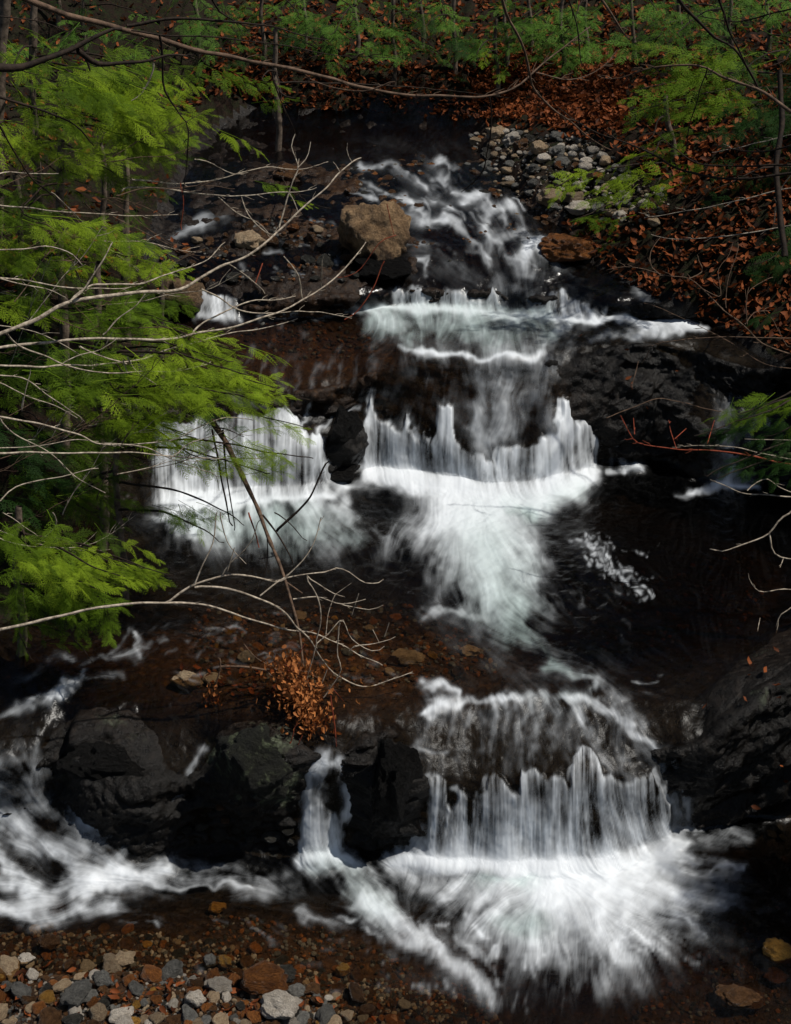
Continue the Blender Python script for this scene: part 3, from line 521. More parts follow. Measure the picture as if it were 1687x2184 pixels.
def lic(src, steps):
    acc = src.copy(); ii, jj = np.mgrid[0:RH, 0:RW].astype(np.float32)
    for sgn in (1, -1):
        pi, pj = ii.copy(), jj.copy()
        for k in range(steps):
            a = np.clip(np.rint(pi), 0, RH-1).astype(np.int32); b = np.clip(np.rint(pj), 0, RW-1).astype(np.int32)
            pj = pj + sgn*vx[a, b]; pi = pi + sgn*vy[a, b]
            a = np.clip(np.rint(pi), 0, RH-1).astype(np.int32); b = np.clip(np.rint(pj), 0, RW-1).astype(np.int32)
            acc += src[a, b]
    return acc
def wob(a0, sc): return vnoise(gu/sc, gv/sc, gu*0+a0)
wx = 15*wob(31, 60) + 9*wob(32, 27) + 5*wob(33, 12); wy = 12*wob(41, 60) + 7*wob(42, 27) + 4*wob(43, 12)
wi = np.clip(((gv + wy*(1-curt)) - V0)/RS, 0, RH-1.01); wj = np.clip(((gu + wx*(1-curt)) - U0)/RS, 0, RW-1.01)
def grab(im):
    i = wi.astype(int); j = wj.astype(int); a = wi-i; b = wj-j
    return im[i, j]*(1-a)*(1-b)+im[np.minimum(i+1, RH-1), j]*a*(1-b)+im[i, np.minimum(j+1, RW-1)]*(1-a)*b+im[np.minimum(i+1, RH-1), np.minimum(j+1, RW-1)]*a*b
foam = grab(foam); green_m = grab(green_m)
st = lic(NR.normal(size=gu.shape), 16); st = (st - st.mean())/st.std()
md = lic(blur(blur(NR.normal(size=gu.shape), 1.8, 0), 1.8, 1), 22); md = (md - md.mean())/md.std()
cl = lic(blur(blur(NR.normal(size=gu.shape), 6, 0), 6, 1), 16); cl = (cl-cl.mean())/cl.std()
swirl = wob(51, 44)*.6 + wob(52, 20)*.45 + wob(53, 9)*.3
amt = np.clip(foam, 0, 1)
mix_ = (0.09+.15*curt)*st + (0.12+.22*curt)*md + (0.17+.12*curt)*cl + 0.55*swirl*(1-curt)
fr_ = np.clip(amt + 1.25*np.sqrt(amt)*(1-amt)**0.75*mix_, 0, 1) 
fr_ = np.where(amt < 0.5, fr_*(0.35 + 1.3*amt), fr_)
fr_ = np.clip(fr_, 0, 1); fr_ = fr_**(1.45 - .2*curt)
fr_ = np.clip(fr_ + 0.002*np.maximum(st, 0), 0, 0.98)
foam_r = fr_
green_m = np.clip(0.62*green_m*(1.6 - amt), 0, 1)*sstep(0.1, 0.4, amt)
def samp(img, U, V):
    a = (V-V0)/RS; b = (U-U0)/RS; ok = (a > 0) & (a < RH-2) & (b > 0) & (b < RW-2)
    a = np.clip(a, 0, RH-2.001); b = np.clip(b, 0, RW-2.001); i = a.astype(int); j = b.astype(int); fa = a-i; fb_ = b-j
    r = img[i, j]*(1-fa)*(1-fb_) + img[i+1, j]*fa*(1-fb_) + img[i, j+1]*(1-fa)*fb_ + img[i+1, j+1]*fa*fb_
    return r*ok
uw = ucols(2.6); Pw, segw = loft(uw, 2.6)
fil_ = np.exp(-((segw-2.97)/.26)**2) + np.exp(-((segw-8.95)/.3)**2); fil2 = fil_[:, None, None]*(1 - sstep(1440, 1500, uw))[None, :, None]; Pw = Pw*(1-fil2) + blur(Pw, 17, 0)*fil2; keep = segw < 20.3; Pw = Pw[keep]; segw = segw[keep]
nw = normals(Pw); 
if nw[..., 2].mean() < 0: nw = -nw
x, y, z = Pw[..., 0], Pw[..., 1], Pw[..., 2]; Uw, Vw = proj(x, y, z)
fo = samp(foam_r, Uw, Vw); fm = samp(amt, Uw, Vw); stw = samp(st, Uw, Vw); clw = samp(cl, Uw, Vw); gr = samp(green_m, Uw, Vw); cu = samp(curt, Uw, Vw)
swide = samp(blur(blur(amt, 9, 0), 9, 1), Uw, Vw)
S17 = np.broadcast_to(segw[:, None], Uw.shape)
deep = np.clip(.8*ell(Uw, Vw, 1430, 1200, 330, 190) + .75*ell(Uw, Vw, 1250, 1330, 250, 110) + .6*ell(Uw, Vw, 1560, 1900, 210, 200) + .6*ell(Uw, Vw, 1150, 2080, 260, 120) + 1.2*sstep(16.6, 17.4, S17) + .55*sstep(12, 14, S17) + .45*ell(Uw, Vw, 950, 1180, 300, 120) + .4*ell(Uw, Vw, 250, 1450, 260, 130) + .22, 0, 1)  # far bend term also puts the overhanging bank's shade into the water tint
deep = deep*(1 - .8*ell(Uw, Vw, 300, 2120, 500, 90))*(1 - .8*ell(Uw, Vw, 780, 1390, 400, 85))*(1-.6*ell(Uw, Vw, 700, 2040, 380, 110)) * (1-.7*cu)
ripple = 0.010*fbm(x, y, z, 5, 3) + 0.004*fbm(x, y, z, 16, 2)
off = ripple*(1-0.5*cu) + (0.0025*stw*(0.1+fm) + 0.008*clw*(0.03+fm))*(1-.65*fm) + 0.06*swide*(1-cu*0.7) + 0.035*cu
Qw = Pw + nw*off[..., None]
fw = grid_faces(*Qw.shape[:2]).reshape(-1, 4)
dw = bank_lift(Uw, Vw, y); dwf = (dw[:-1, :-1]).ravel(); ufw = Uw[:-1, :-1].ravel(); vfw = Vw[:-1, :-1].ravel(); sw_ = np.broadcast_to(segw[:-1, None], dw[:-1, :-1].shape).ravel()
nW = normals(Qw).reshape(-1, 3)
if nW[:, 2].mean() < 0: nW = -nW; fw = fw[:, ::-1]
ok = (dwf < np.where((vfw < 500) & (ufw > 900), 0.06, 0.35)) & (ufw > -500) & (ufw < 2200); AW = dict(foam=fo, green=gr, depth=deep)
lowf = ok & (sw_ > 2.95) & (sw_ < 5.9) & (ufw > 850) & (ufw < 1520); upf = ok & (sw_ > 8.98) & (sw_ < 11.9) & (ufw > 740) & (ufw < 1280)
lupf = ok & (sw_ > 8.98) & (sw_ < 11.5) & (ufw > 290) & (ufw < 700); nar = ok & (sw_ > 2.95) & (sw_ < 5.5) & (ufw > 630) & (ufw < 770)
rest = ok & ~(lowf | upf | lupf | nar); Vw3 = Qw.reshape(-1, 3)
for nme, msk in (('stream_water', rest), ('lower_waterfall', lowf), ('upper_waterfall', upf), ('left_waterfall', lupf), ('narrow_waterfall', nar)):
    tag(link(nme, sub_mesh(nme, Vw3, fw[msk], AW, nW), None, M['water']), kind='structure')

# ------------------------------------------------------------------ stones
print('stones...')
import bmesh
def rock_mesh(name, seed, sub=2, rough=0.28, angular=0.0):
    bm = bmesh.new(); bmesh.ops.create_icosphere(bm, subdivisions=sub, radius=1.0)
    rr = random.Random(seed); cuts = [(Vector((rr.gauss(0, 1), rr.gauss(0, 1), rr.gauss(0, 1))).normalized(), rr.uniform(0.55, 0.9)) for _ in range(int(4+angular*8))]
    o = Vector((rr.random()*20, rr.random()*20, rr.random()*20)); from mathutils import noise as mn
    for v in bm.verts:
        for n_, d_ in cuts:
            k = v.co.dot(n_) - d_
            if k > 0: v.co -= n_*k*(0.55+0.4*angular)
        v.co *= 1 + rough*mn.noise(v.co*1.3+o) + (rough*0.5*mn.noise(v.co*3.1+o) if sub > 2 else 0) + ((rough*0.30*mn.noise(v.co*7+o) + rough*0.2*(0.5-abs(mn.noise(v.co*13+o)))+rough*.1*mn.noise(v.co*27+o)) if sub > 3 else 0)
    me = bpy.data.meshes.new(name); bm.to_mesh(me); bm.free(); me.polygons.foreach_set('use_smooth', np.ones(len(me.polygons), bool)); me.update()
    return me
def variants(n, matn, sub=2, ang=0.0):
    out = []
    for i in range(n):
        me = rock_mesh('stone', hash((matn, i)) % 9999 if False else (sum(map(ord, matn))*31 + i), sub, 0.3, ang); me.materials.append(M[matn]); out.append(me)
    return out
SV = {k: variants(5, k, 2) for k in ('tan', 'pale', 'grey', 'slate', 'rust', 'ochre', 'brownst')}
SVH = {k: variants(4, k, 3, 0.45) for k in ('tan', 'pale', 'grey', 'slate', 'rust', 'ochre', 'brownst')}
def place_stone(me, u, v, s, parent=None, name='cobble', sink=0.3, flat=0.65, rr=R, loc=None, aspect=None):
    p, n_ = hit(u, v) if loc is None else (Vector(loc), Vector((0, 0, 1)))
    o = bpy.data.objects.new(name, me); COL.objects.link(o)
    depth = p.y*CT + (H-p.z)*ST; m = s/F*depth
    asp = aspect or rr.uniform(0.65, 1.0)
    o.scale = (m, m*asp, m*flat*rr.uniform(0.85, 1.15)); o.rotation_euler = (rr.uniform(-.3, .3), rr.uniform(-.3, .3), rr.uniform(0, 6.28) if aspect is None else 0)
    o.location = p + Vector((0, 0, m*flat*(1-2*sink)))
    if parent: o.parent = parent
    return o
def inpoly(u, v, poly):
    c = False; j = len(poly)-1
    for i in range(len(poly)):
        if (poly[i][1] > v) != (poly[j][1] > v) and u < (poly[j][0]-poly[i][0])*(v-poly[i][1])/(poly[j][1]-poly[i][1])+poly[i][0]: c = not c
        j = i
    return c
def scatter(poly, n, smin, smax, pal, parent, sink=0.25, name='cobble', dens=0.8, hi=False, taken=None):
    us_ = [p[0] for p in poly]; vs_ = [p[1] for p in poly]; pts = taken if taken is not None else []; k = 0; tries = 0
    ns, ws = zip(*pal)
    while k < n and tries < n*30:
        tries += 1; u = R.uniform(min(us_), max(us_)); v = R.uniform(min(vs_), max(vs_))
        if not inpoly(u, v, poly): continue
        s = smin + (smax-smin)*R.random()**1.9
        if any((u-a)**2 + ((v-b)*1.5)**2 < (dens*(s+c))**2 for a, b, c in pts[-400:]): continue
        pts.append((u, v, s)); mk = R.choices(ns, ws)[0]
        place_stone(R.choice((SVH if hi and s > 13 else SV)[mk]), u, v, s, parent, name, sink); k += 1
    return pts
gravel = tag(link('gravel_bar', None), kind='structure')
PALB = [('pale', 1.8), ('tan', 3), ('grey', 2), ('rust', 2), ('brownst', 3), ('slate', 1.2), ('ochre', .5)]
def patch_sheet(name, poly, lift, matn, extra=None):
    """a low gravel sheet that follows the bed, so cobbles sit on a ground of their own"""
    pass
bpy.data.objects.remove(gravel)
# cobble bar by the far bend: stones stay parts of the bank they lie on
scatter([(985, 290), (1040, 275), (1150, 285), (1240, 290), (1300, 330), (1360, 400), (1430, 430), (1400, 480), (1290, 480), (1200, 450), (1150, 440), (1080, 400), (1020, 350)], 170, 6, 18, [('pale', 5), ('tan', 5), ('grey', 2.6), ('slate', .5), ('rust', .8), ('brownst', .4)], rbo, 0.2, dens=0.62, hi=True)
scatter([(960, 300), (1040, 330), (1100, 420), (1180, 450), (1150, 500), (1040, 420), (960, 350)], 60, 5, 12, [('rust', 2), ('brownst', 3), ('grey', 1), ('tan', 1)], rbo, 0.35, dens=0.7)
T = []
scatter([(-40, 2060), (200, 2060), (450, 2090), (700, 2110), (880, 2150), (900, 2230), (-40, 2230)], 205, 10, 30, PALB, shore, 0.12, dens=0.5, hi=True, taken=T)
scatter([(-40, 1985), (150, 1975), (330, 1985), (450, 2000), (700, 2060), (1000, 2110), (1080, 2200), (900, 2200), (-40, 2080)], 95, 8, 21, [('brownst', 4), ('rust', 2), ('slate', 2), ('tan', .8), ('ochre', .5), ('grey', .6)], shore, 0.4, dens=0.75, taken=T)
fine = []
# small gravel between them: one mass
def gravel_mass(name, polys, n, s0, s1, z_up, mats, parent=None, label=None):
    base = [rock_mesh('g', 900+i, 1, 0.35) for i in range(3)]
    bv = []
    for b in base:
        a = np.zeros(len(b.vertices)*3, np.float32); b.vertices.foreach_get('co', a); f = np.array([p.vertices[:] for p in b.polygons]); bv.append((a.reshape(-1, 3), f))
    VV = []; FF = []; MI = []; c0 = 0
    for poly, cnt in polys:
        us_ = [p[0] for p in poly]; vs_ = [p[1] for p in poly]; k = 0
        while k < cnt:
            u = R.uniform(min(us_), max(us_)); v = R.uniform(min(vs_), max(vs_))
            if not inpoly(u, v, poly): continue
            k += 1; p, n_ = hit(u, v); dep = p.y*CT+(H-p.z)*ST; m = R.uniform(s0, s1)/F*dep
            a, f = R.choice(bv); rot = np.array(Euler((R.uniform(-.4, .4), R.uniform(-.4, .4), R.uniform(0, 6.3))).to_matrix())
            q = (a*np.array([m, m*R.uniform(.6, 1), m*R.uniform(.45, .8)]))@rot.T + np.array(p) + np.array([0, 0, m*0.2])
            VV.append(q); FF.append(f + c0); c0 += len(q); MI += [R.randrange(len(mats))]*len(f)
    me = mesh_np(name, np.concatenate(VV), np.concatenate(FF), True)
    for mm in mats: me.materials.append(M[mm])
    me.polygons.foreach_set('material_index', np.array(MI, np.int32)); me.update()
    o = link(name, me, parent); tag(o, kind='stuff'); 
    if label: tag(o, label, 'gravel')
    return o
gravel_mass('gravel', [([(-40, 1990), (350, 1990), (700, 2080), (1050, 2130), (1080, 2230), (-40, 2230)], 5200)], 0, 2.5, 8.5, 0, ['pale', 'tan', 'rust', 'brownst', 'slate', 'grey', 'brownst'], None, 'mixed brown and grey gravel between the cobbles of the near left shore')
gravel_mass('pebbles', [([(980, 285), (1240, 285), (1430, 430), (1400, 490), (1150, 460), (1020, 360)], 900), ], 0, 2, 4.5, 0, ['pale', 'tan', 'grey', 'brownst'], None, 'small pale pebbles filling the cobble bar under the far leafy slope')
gravel_mass('submerged_gravel', [([(400, 1300), (860, 1290), (1050, 1330), (1060, 1440), (900, 1470), (430, 1460)], 1100), ([(480, 690), (840, 690), (800, 760), (560, 770)], 260), ([(740, 340), (960, 340), (1100, 440), (1180, 560), (900, 560), (760, 450), (560, 460), (440, 520), (380, 600), (700, 600)], 900), ([(450, 1950), (700, 1980), (1000, 2110), (1100, 2200), (700, 2120), (430, 2000)], 700), ([(1480, 1960), (1680, 1920), (1700, 2200), (1300, 2200), (1450, 2080)], 500), ([(1150, 1250), (1600, 1180), (1650, 1330), (1300, 1400)], 300)], 0, 3, 8, 0, ['brownst', 'rust', 'slate', 'brownst', 'grey'], None, 'brown gravel seen through the shallow running water of the stream')
# cobbles under and at the edge of the shallow run in the middle
scatter([(420, 1320), (850, 1300), (1050, 1310), (1050, 1440), (900, 1450), (700, 1470), (440, 1470)], 110, 7, 19, [('tan', 1.6), ('rust', 2), ('brownst', 4), ('grey', 1), ('ochre', .6)], bed, 0.32, dens=0.75, hi=True)
scatter([(380, 470), (560, 460), (740, 450), (760, 600), (600, 610), (380, 600)], 40, 9, 22, [('brownst', 3), ('slate', 2), ('tan', .7), ('rust', .7)], bed, 0.3, dens=0.8, hi=True)
scatter([(740, 350), (900, 345), (1090, 440), (1150, 520), (900, 450), (760, 430)], 30, 8, 16, [('brownst', 3), ('slate', 2), ('rust', 1)], bed, 0.45, dens=0.8)
scatter([(380, 1740), (460, 1720), (640, 1760), (640, 1830), (420, 1820)], 16, 12, 26, [('slate', 3), ('brownst', 1)], bed, 0.3, dens=0.7, hi=True)
scatter([(1540, 1760), (1690, 1740), (1690, 1850), (1600, 1840)], 8, 10, 20, [('slate', 3), ('brownst', 1)], bed, 0.3)

BIGN = 0
def boulder(u, v, ru, rz, matn, label, seed, name='boulder', rot=0.0, depth=0.8, ang=0.6, sink=0.25, sub=4, tilt=0.0, cat='boulder'):
    me = rock_mesh(name, seed, (sub+1 if ru > 60 else sub), 0.34, ang); me.materials.append(M[matn]); p, n_ = hit(u, v)
    dep = p.y*CT+(H-p.z)*ST; m = ru/F*dep; mz = rz/F*dep
    if v > 1940 and sink > 0: sink = -.12
    o = link(name, me); o.scale = (m, m*depth, mz); o.rotation_euler = (0, tilt, rot); o.location = p + Vector((0, m*0.25, mz*(1-2*sink)))
    tag(o, label, cat); return o
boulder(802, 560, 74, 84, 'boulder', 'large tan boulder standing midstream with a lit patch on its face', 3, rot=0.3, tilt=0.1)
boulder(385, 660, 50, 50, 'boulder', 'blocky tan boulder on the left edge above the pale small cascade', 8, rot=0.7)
boulder(530, 530, 34, 22, 'tan', 'rounded tan boulder among dark cobbles left of the midstream boulder', 12, ang=.2)
boulder(615, 380, 30, 20, 'brownst', 'grey brown boulder half hidden by twigs at the far left bend', 14)
boulder(400, 1468, 33, 21, 'tan', 'smooth egg shaped cream stone lying above the black ledge', 21, 'smooth_stone', ang=0.0, tilt=0.25, sink=.15, cat='stone')
boulder(455, 1455, 22, 13, 'pale', 'flat grey stone just right of the smooth cream stone', 22, 'flat_stone', ang=.3, cat='stone')
boulder(525, 1412, 22, 16, 'pale', 'pale wedge shaped stone behind the horizontal stick', 23, 'wedge_stone', ang=.8, cat='stone')
boulder(1215, 548, 62, 30, 'rust', 'rust coloured flat boulder at the right edge below the cobble bar', 31, ang=.4)
boulder(1175, 430, 36, 18, 'tan', 'long cream boulder at the lower edge of the cobble bar', 32, ang=.3, rot=.3)
boulder(1230, 432, 27, 15, 'tan', 'squared tan boulder right of the long cream one', 33, ang=.4)
boulder(1240, 452, 34, 13, 'pale', 'low flat tan slab in front of the squared tan boulder', 34, ang=.5, cat='boulder')
boulder(1060, 298, 22, 17, 'tan', 'pinkish tan boulder at the far top of the cobble bar', 35, ang=.3)
boulder(1090, 305, 20, 14, 'pale', 'pale leaning oval boulder beside the pinkish far one', 36, ang=.2, tilt=-.4)
boulder(1190, 332, 20, 14, 'grey', 'blue grey boulder in the middle of the cobble bar', 37, ang=.2)
boulder(1200, 355, 22, 12, 'grey', 'dark blue grey slab below the middle blue grey boulder', 38, ang=.4)
boulder(1150, 325, 17, 15, 'tan', 'round yellow tan stone left of the blue grey boulder', 39, ang=.2)
boulder(1190, 296, 18, 10, 'grey', 'blue grey stone at the far edge of the bar against the slope', 40, ang=.3)
boulder(1110, 322, 17, 16, 'brownst', 'brown dull stone left of the round yellow tan stone', 41)
boulder(1136, 366, 16, 11, 'grey', 'smooth grey stone at the water side of the cobble bar', 42, ang=.1)
boulder(1322, 470, 15, 14, 'pale', 'small whitish stone at the right end of the bar under a green spray', 43, ang=.2, cat='boulder')
boulder(1415, 420, 17, 13, 'grey', 'pale grey stone at the far right of the bar', 44)
boulder(1090, 397, 20, 7, 'tan', 'thin flat tan stone by the running water', 45, ang=.3)
boulder(466, 1952, 18, 14, 'ochre', 'wet golden stone in the shallows below the left rapids', 51, 'golden_stone', ang=.1, cat='stone')
boulder(480, 2068, 15, 16, 'ochre', 'upright golden stone beside a grey one near the shore', 52, 'golden_stone', ang=.1, cat='stone')
boulder(449, 2066, 15, 15, 'grey', 'round olive grey stone touching the upright golden stone', 53, 'round_stone', ang=.1, cat='stone')
boulder(730, 2085, 16, 15, 'ochre', 'wet golden stone half ringed by running water', 54, 'golden_stone', ang=.1, cat='stone')
boulder(610, 2098, 24, 18, 'slate', 'dark green grey stone with a wet top in the shallows', 55, 'dark_stone', ang=.4, cat='stone')
boulder(262, 2065, 28, 17, 'tan', 'wedge of tan rock pointing right on the left shore', 56, 'wedge_stone', ang=.9, cat='stone', rot=.3)
boulder(105, 2032, 24, 18, 'brownst', 'mottled brown grey stone at the left shore', 57, 'mottled_stone', cat='stone')
boulder(55, 2062, 20, 13, 'pale', 'pale angular stone left of the mottled stone', 58, 'angular_stone', ang=.7, cat='stone')
boulder(565, 2125, 52, 26, 'rust', 'broad rusty brown slab on the near shore', 59, 'rusty_slab', ang=.7, cat='slab', rot=.2)
boulder(470, 2120, 27, 15, 'pale', 'pale grey block left of the rusty slab', 60, 'pale_block', ang=.7, cat='stone')
boulder(160, 2150, 38, 22, 'grey', 'large leaning grey stone at the bottom edge', 61, 'grey_stone', ang=.5, tilt=-.5, cat='stone')
boulder(600, 2175, 50, 24, 'pale', 'long broken cream slab at the bottom edge', 62, 'cream_slab', ang=.8, cat='slab', rot=-.3)
boulder(420, 2150, 20, 19, 'pale', 'round grey stone standing near the bottom edge', 63, 'round_stone', ang=.2, cat='stone')
boulder(220, 2110, 20, 20, 'grey', 'squarish grey stone with a dark top on the near shore', 64, 'squarish_stone', cat='stone')
boulder(120, 1962, 28, 16, 'brownst', 'dark wet stone at the edge of the left rapids foam', 65, 'dark_stone', cat='stone')
boulder(103, 1985, 13, 8, 'tan', 'small cream stone below the dark wet stone', 66, 'cream_stone', ang=.2, cat='stone')
boulder(785, 1868, 27, 16, 'brownst', 'wet brown stone between the narrow run and the big plunge', 67, 'brown_stone', cat='stone')
boulder(1660, 2062, 40, 24, 'ochre', 'wet amber stone at the dark right edge of the lower pool', 68, 'amber_stone', cat='stone', ang=.3, sink=-.15)
boulder(1650, 2100, 26, 12, 'rust', 'low rusty stone in front of the wet amber stone', 69, 'rusty_stone', cat='stone', ang=.3, sink=-.2)
boulder(1580, 2155, 52, 22, 'brownst', 'broad brown wet rock at the lower right corner', 70, 'brown_rock', cat='rock', ang=.4, sink=-.1)
boulder(1003, 1396, 22, 11, 'tan', 'cream stone lit through the shallow water above the lower fall', 71, 'cream_stone', ang=.1, cat='stone', sink=.2)
boulder(870, 1412, 38, 10, 'tan', 'long low tan stone in the shallows left of the cream stone', 72, 'flat_stone', ang=.2, cat='stone', sink=.2)
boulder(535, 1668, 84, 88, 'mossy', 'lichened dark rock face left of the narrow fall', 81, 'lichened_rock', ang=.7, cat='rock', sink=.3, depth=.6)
boulder(845, 1700, 62, 105, 'blackrock', 'glistening black rock between the narrow fall and the big lower fall', 82, 'black_rock', ang=.8, cat='rock', sink=.35, depth=.5)
boulder(735, 940, 36, 46, 'blackrock', 'black wet rock dividing the two upper falls', 83, 'black_rock', ang=.7, cat='rock', depth=.6)
boulder(722, 1020, 40, 26, 'blackrock', 'small black rock at the foot of the dividing rock', 84, 'black_rock', ang=.6, cat='rock')
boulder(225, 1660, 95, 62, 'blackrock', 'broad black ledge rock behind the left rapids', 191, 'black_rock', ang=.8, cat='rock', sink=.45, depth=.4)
boulder(820, 585, 70, 26, 'blackrock', 'dark low rock in front of the midstream boulder', 86, 'dark_rock', ang=.6, cat='rock')
boulder(2, 1880, 14, 22, 'brownst', 'dark stone cut by the left edge of the picture above the foam', 87, 'dark_stone', cat='stone')
boulder(1250, 350, 12, 11, 'pale', 'small pale stone right of the dark blue grey slab', 88, 'pale_stone', cat='stone')

# ------------------------------------------------------------------ fallen leaves
def leaf_shape():
    # pointed oval, folded along its midrib and curled at the tip
    pts = np.array([(0, 0, 0), (0.3, 0.24, 0.07), (0.3, -0.24, 0.07), (0.65, 0.2, 0.05), (0.65, -0.2, 0.05), (1.0, 0, 0.12), (0.35, 0, 0), (0.68, 0, 0.0)], float)
    f = np.array([(0, 6, 1), (0, 2, 6), (1, 6, 7), (1, 7, 3), (2, 7, 6), (2, 4, 7), (3, 7, 5), (4, 5, 7)])
    return pts, f
LP, LF = leaf_shape()
def leaves(name, locs, s0, s1, tilt, mat, parent=None, kind='stuff'):
    VV = []; n = len(locs)
    for p in locs:
        s = R.uniform(s0, s1); rot = np.array(Euler((R.uniform(-tilt, tilt), R.uniform(-tilt, tilt), R.uniform(0, 6.3))).to_matrix())
        q = LP.copy(); q[:, 0] -= .5; q[:, 2] *= R.uniform(.5, 3); VV.append((q*s)@rot.T + np.array(p))
    FF = (np.arange(n)[:, None, None]*8 + LF[None]).reshape(-1, 3)
    o = link(name, mesh_np(name, np.concatenate(VV), FF, False), parent, M[mat]); tag(o, kind=kind); return o
print('leaves...')
def pts_in(polys):
    out = []
    for poly, cnt in polys:
        us_ = [p[0] for p in poly]; vs_ = [p[1] for p in poly]; k = 0
        while k < cnt:
            u = R.uniform(min(us_), max(us_)); v = R.uniform(min(vs_), max(vs_))
            if inpoly(u, v, poly):
                p, n_ = hit(u, v); out.append(tuple(p + n_*R.uniform(0.01, 0.05))); k += 1
    return out
lt = leaves('leaf_litter', pts_in([([(500, -20), (1700, -20), (1700, 420), (1420, 420), (1300, 310), (1000, 262), (600, 232), (430, 200)], 6500), ([(1200, 480), (1700, 400), (1700, 760), (1500, 680), (1330, 600)], 900), ([(0, 380), (360, 380), (330, 600), (0, 640)], 160), ([(1000, 100), (1350, 100), (1330, 280), (1010, 255)], 2500), ([(-20, -20), (500, -20), (430, 250), (-20, 400)], 500)]), 0.05, 0.11, 0.9, 'litter')
tag(lt, 'rust orange fallen beech leaves covering the slopes above the stream', 'leaf litter')
l2 = leaves('shore_leaves', pts_in([([(-20, 2060), (700, 2100), (900, 2180), (-20, 2180)], 150), ([(380, 1420), (700, 1440), (600, 1500), (420, 1480)], 60), ([(1500, 1400), (1680, 1380), (1680, 1750), (1520, 1700)], 12), ([(300, 500), (420, 500), (420, 640), (300, 640)], 40), ([(1150, 700), (1500, 720), (1400, 900)], 8)]), 0.04, 0.075, 0.8, 'litter')
tag(l2, 'scattered orange leaves lying on shore stones and rock ledges', 'leaves')

# ------------------------------------------------------------------ branches
def tube(pts, r0, r1, sides=6, jitter=0.0):
    """pts: list of Vectors -> smoothed tapering tube; returns V, F arrays"""
    P = np.array([tuple(p) for p in pts], float); n = len(P)
    d = np.concatenate([[0], np.cumsum(np.linalg.norm(np.diff(P, axis=0), axis=1))]); L = d[-1]; m = max(4, int(L/0.05)+2)
    t = np.linspace(0, L, m); out = np.empty((m, 3))
    # Catmull-Rom
    for k, tt in enumerate(t):
        i = min(max(np.searchsorted(d, tt)-1, 0), n-2); a, b = P[i], P[i+1]; p0 = P[max(i-1, 0)]; p3 = P[min(i+2, n-1)]; s = (tt-d[i])/max(d[i+1]-d[i], 1e-9)
        out[k] = 0.5*((2*a) + (b-p0)*s + (2*p0-5*a+4*b-p3)*s*s + (3*a-p0-3*b+p3)*s**3)
    if jitter: out[1:-1] += blur(NR.normal(size=(m-2, 3)), 1.2, 0)*jitter if m > 6 else 0
    tg = np.gradient(out, axis=0); tg /= np.linalg.norm(tg, axis=1, keepdims=True)+1e-9
    ref = np.array([0.1, 0.9, 0.3]); a = np.cross(tg, ref); a /= np.linalg.norm(a, axis=1, keepdims=True)+1e-9; b = np.cross(tg, a)
    r = np.linspace(r0, r1, m)*(1 + 0.08*NR.normal(size=m)); th = np.arange(sides)/sides*2*np.pi
    V = (out[:, None] + r[:, None, None]*(np.cos(th)[None, :, None]*a[:, None] + np.sin(th)[None, :, None]*b[:, None])).reshape(-1, 3)
    i, j = np.mgrid[0:m-1, 0:sides]; q = np.stack([i*sides+j, i*sides+(j+1) % sides, (i+1)*sides+(j+1) % sides, (i+1)*sides+j], -1).reshape(-1, 4)
    return V, q, out
OFF = {1: (0, 0), 2: (843.5, 0), 3: (0, 546.5), 4: (843.5, 546.5), 5: (0, 1093), 6: (843.5, 1093), 7: (0, 1637), 8: (843.5, 1637)}
def branch(root, reg, pts, w0, w1, y0, y1, mat, name='branch', jitter=0.006, twigs=0, sides=6, tl=40):
    """pts measured in one enlarged region of the photograph; y0..y1 distance along it; w in the same measure"""
    ou, ov = OFF[reg]; n = len(pts); W = []
    for k, (a, b) in enumerate(pts):
        t = k/(n-1); W.append(at_y(a*.5+ou, b*.5+ov, y0+(y1-y0)*t))
    s = 0.25/F*(y0+y1)*0.5*0.92
    V, q, cl_ = tube(W, w0*s, max(w1*s, 0.0016), sides, jitter)
    VV = [V]; QQ = [q]; c = len(V)
    for i in range(int(twigs*1.9)):
        k = R.randrange(len(cl_)//5, len(cl_)-1); p = Vector(cl_[k]); tgt = Vector(cl_[min(k+1, len(cl_)-1)] - cl_[k-1]).normalized(); L = R.uniform(.4, 1)*tl*0.5/F*p.y
        side = Vector((R.uniform(-.5, .5), R.uniform(-.6, .6), R.choice((-1, 1))*R.uniform(.4, 1))); dr = (tgt + side*0.8).normalized()
        pp = [p, p+dr*L*.35+Vector((0, 0, .004)), p+dr*L*.7+tgt*L*.1, p+dr*L+tgt*L*.3]
        v2, q2, _ = tube(pp, max(w1*s*.6, .0028), 0.0012, 4, 0.004); VV.append(v2); QQ.append(q2+c); c += len(v2)
    o = link(name, mesh_np(name, np.concatenate(VV), np.concatenate(QQ), True), None, M[mat])
    if root is not None:
        o.parent = root; o.location = -root.location
    return o
def thing(name, label, cat, loc, group=None):
    o = link(name, None); o.location = loc; tag(o, label, cat, group); return o
print('branches...')
PB, DB, BB, RB = 'pale_bark', 'dark_bark', 'brown_bark', 'red_bark'
g0 = at_y(-40, 760, 8.6)
sh = thing('bare_shrub', 'leafless pale grey shrub reaching in from the left over the upper falls', 'shrub', g0)
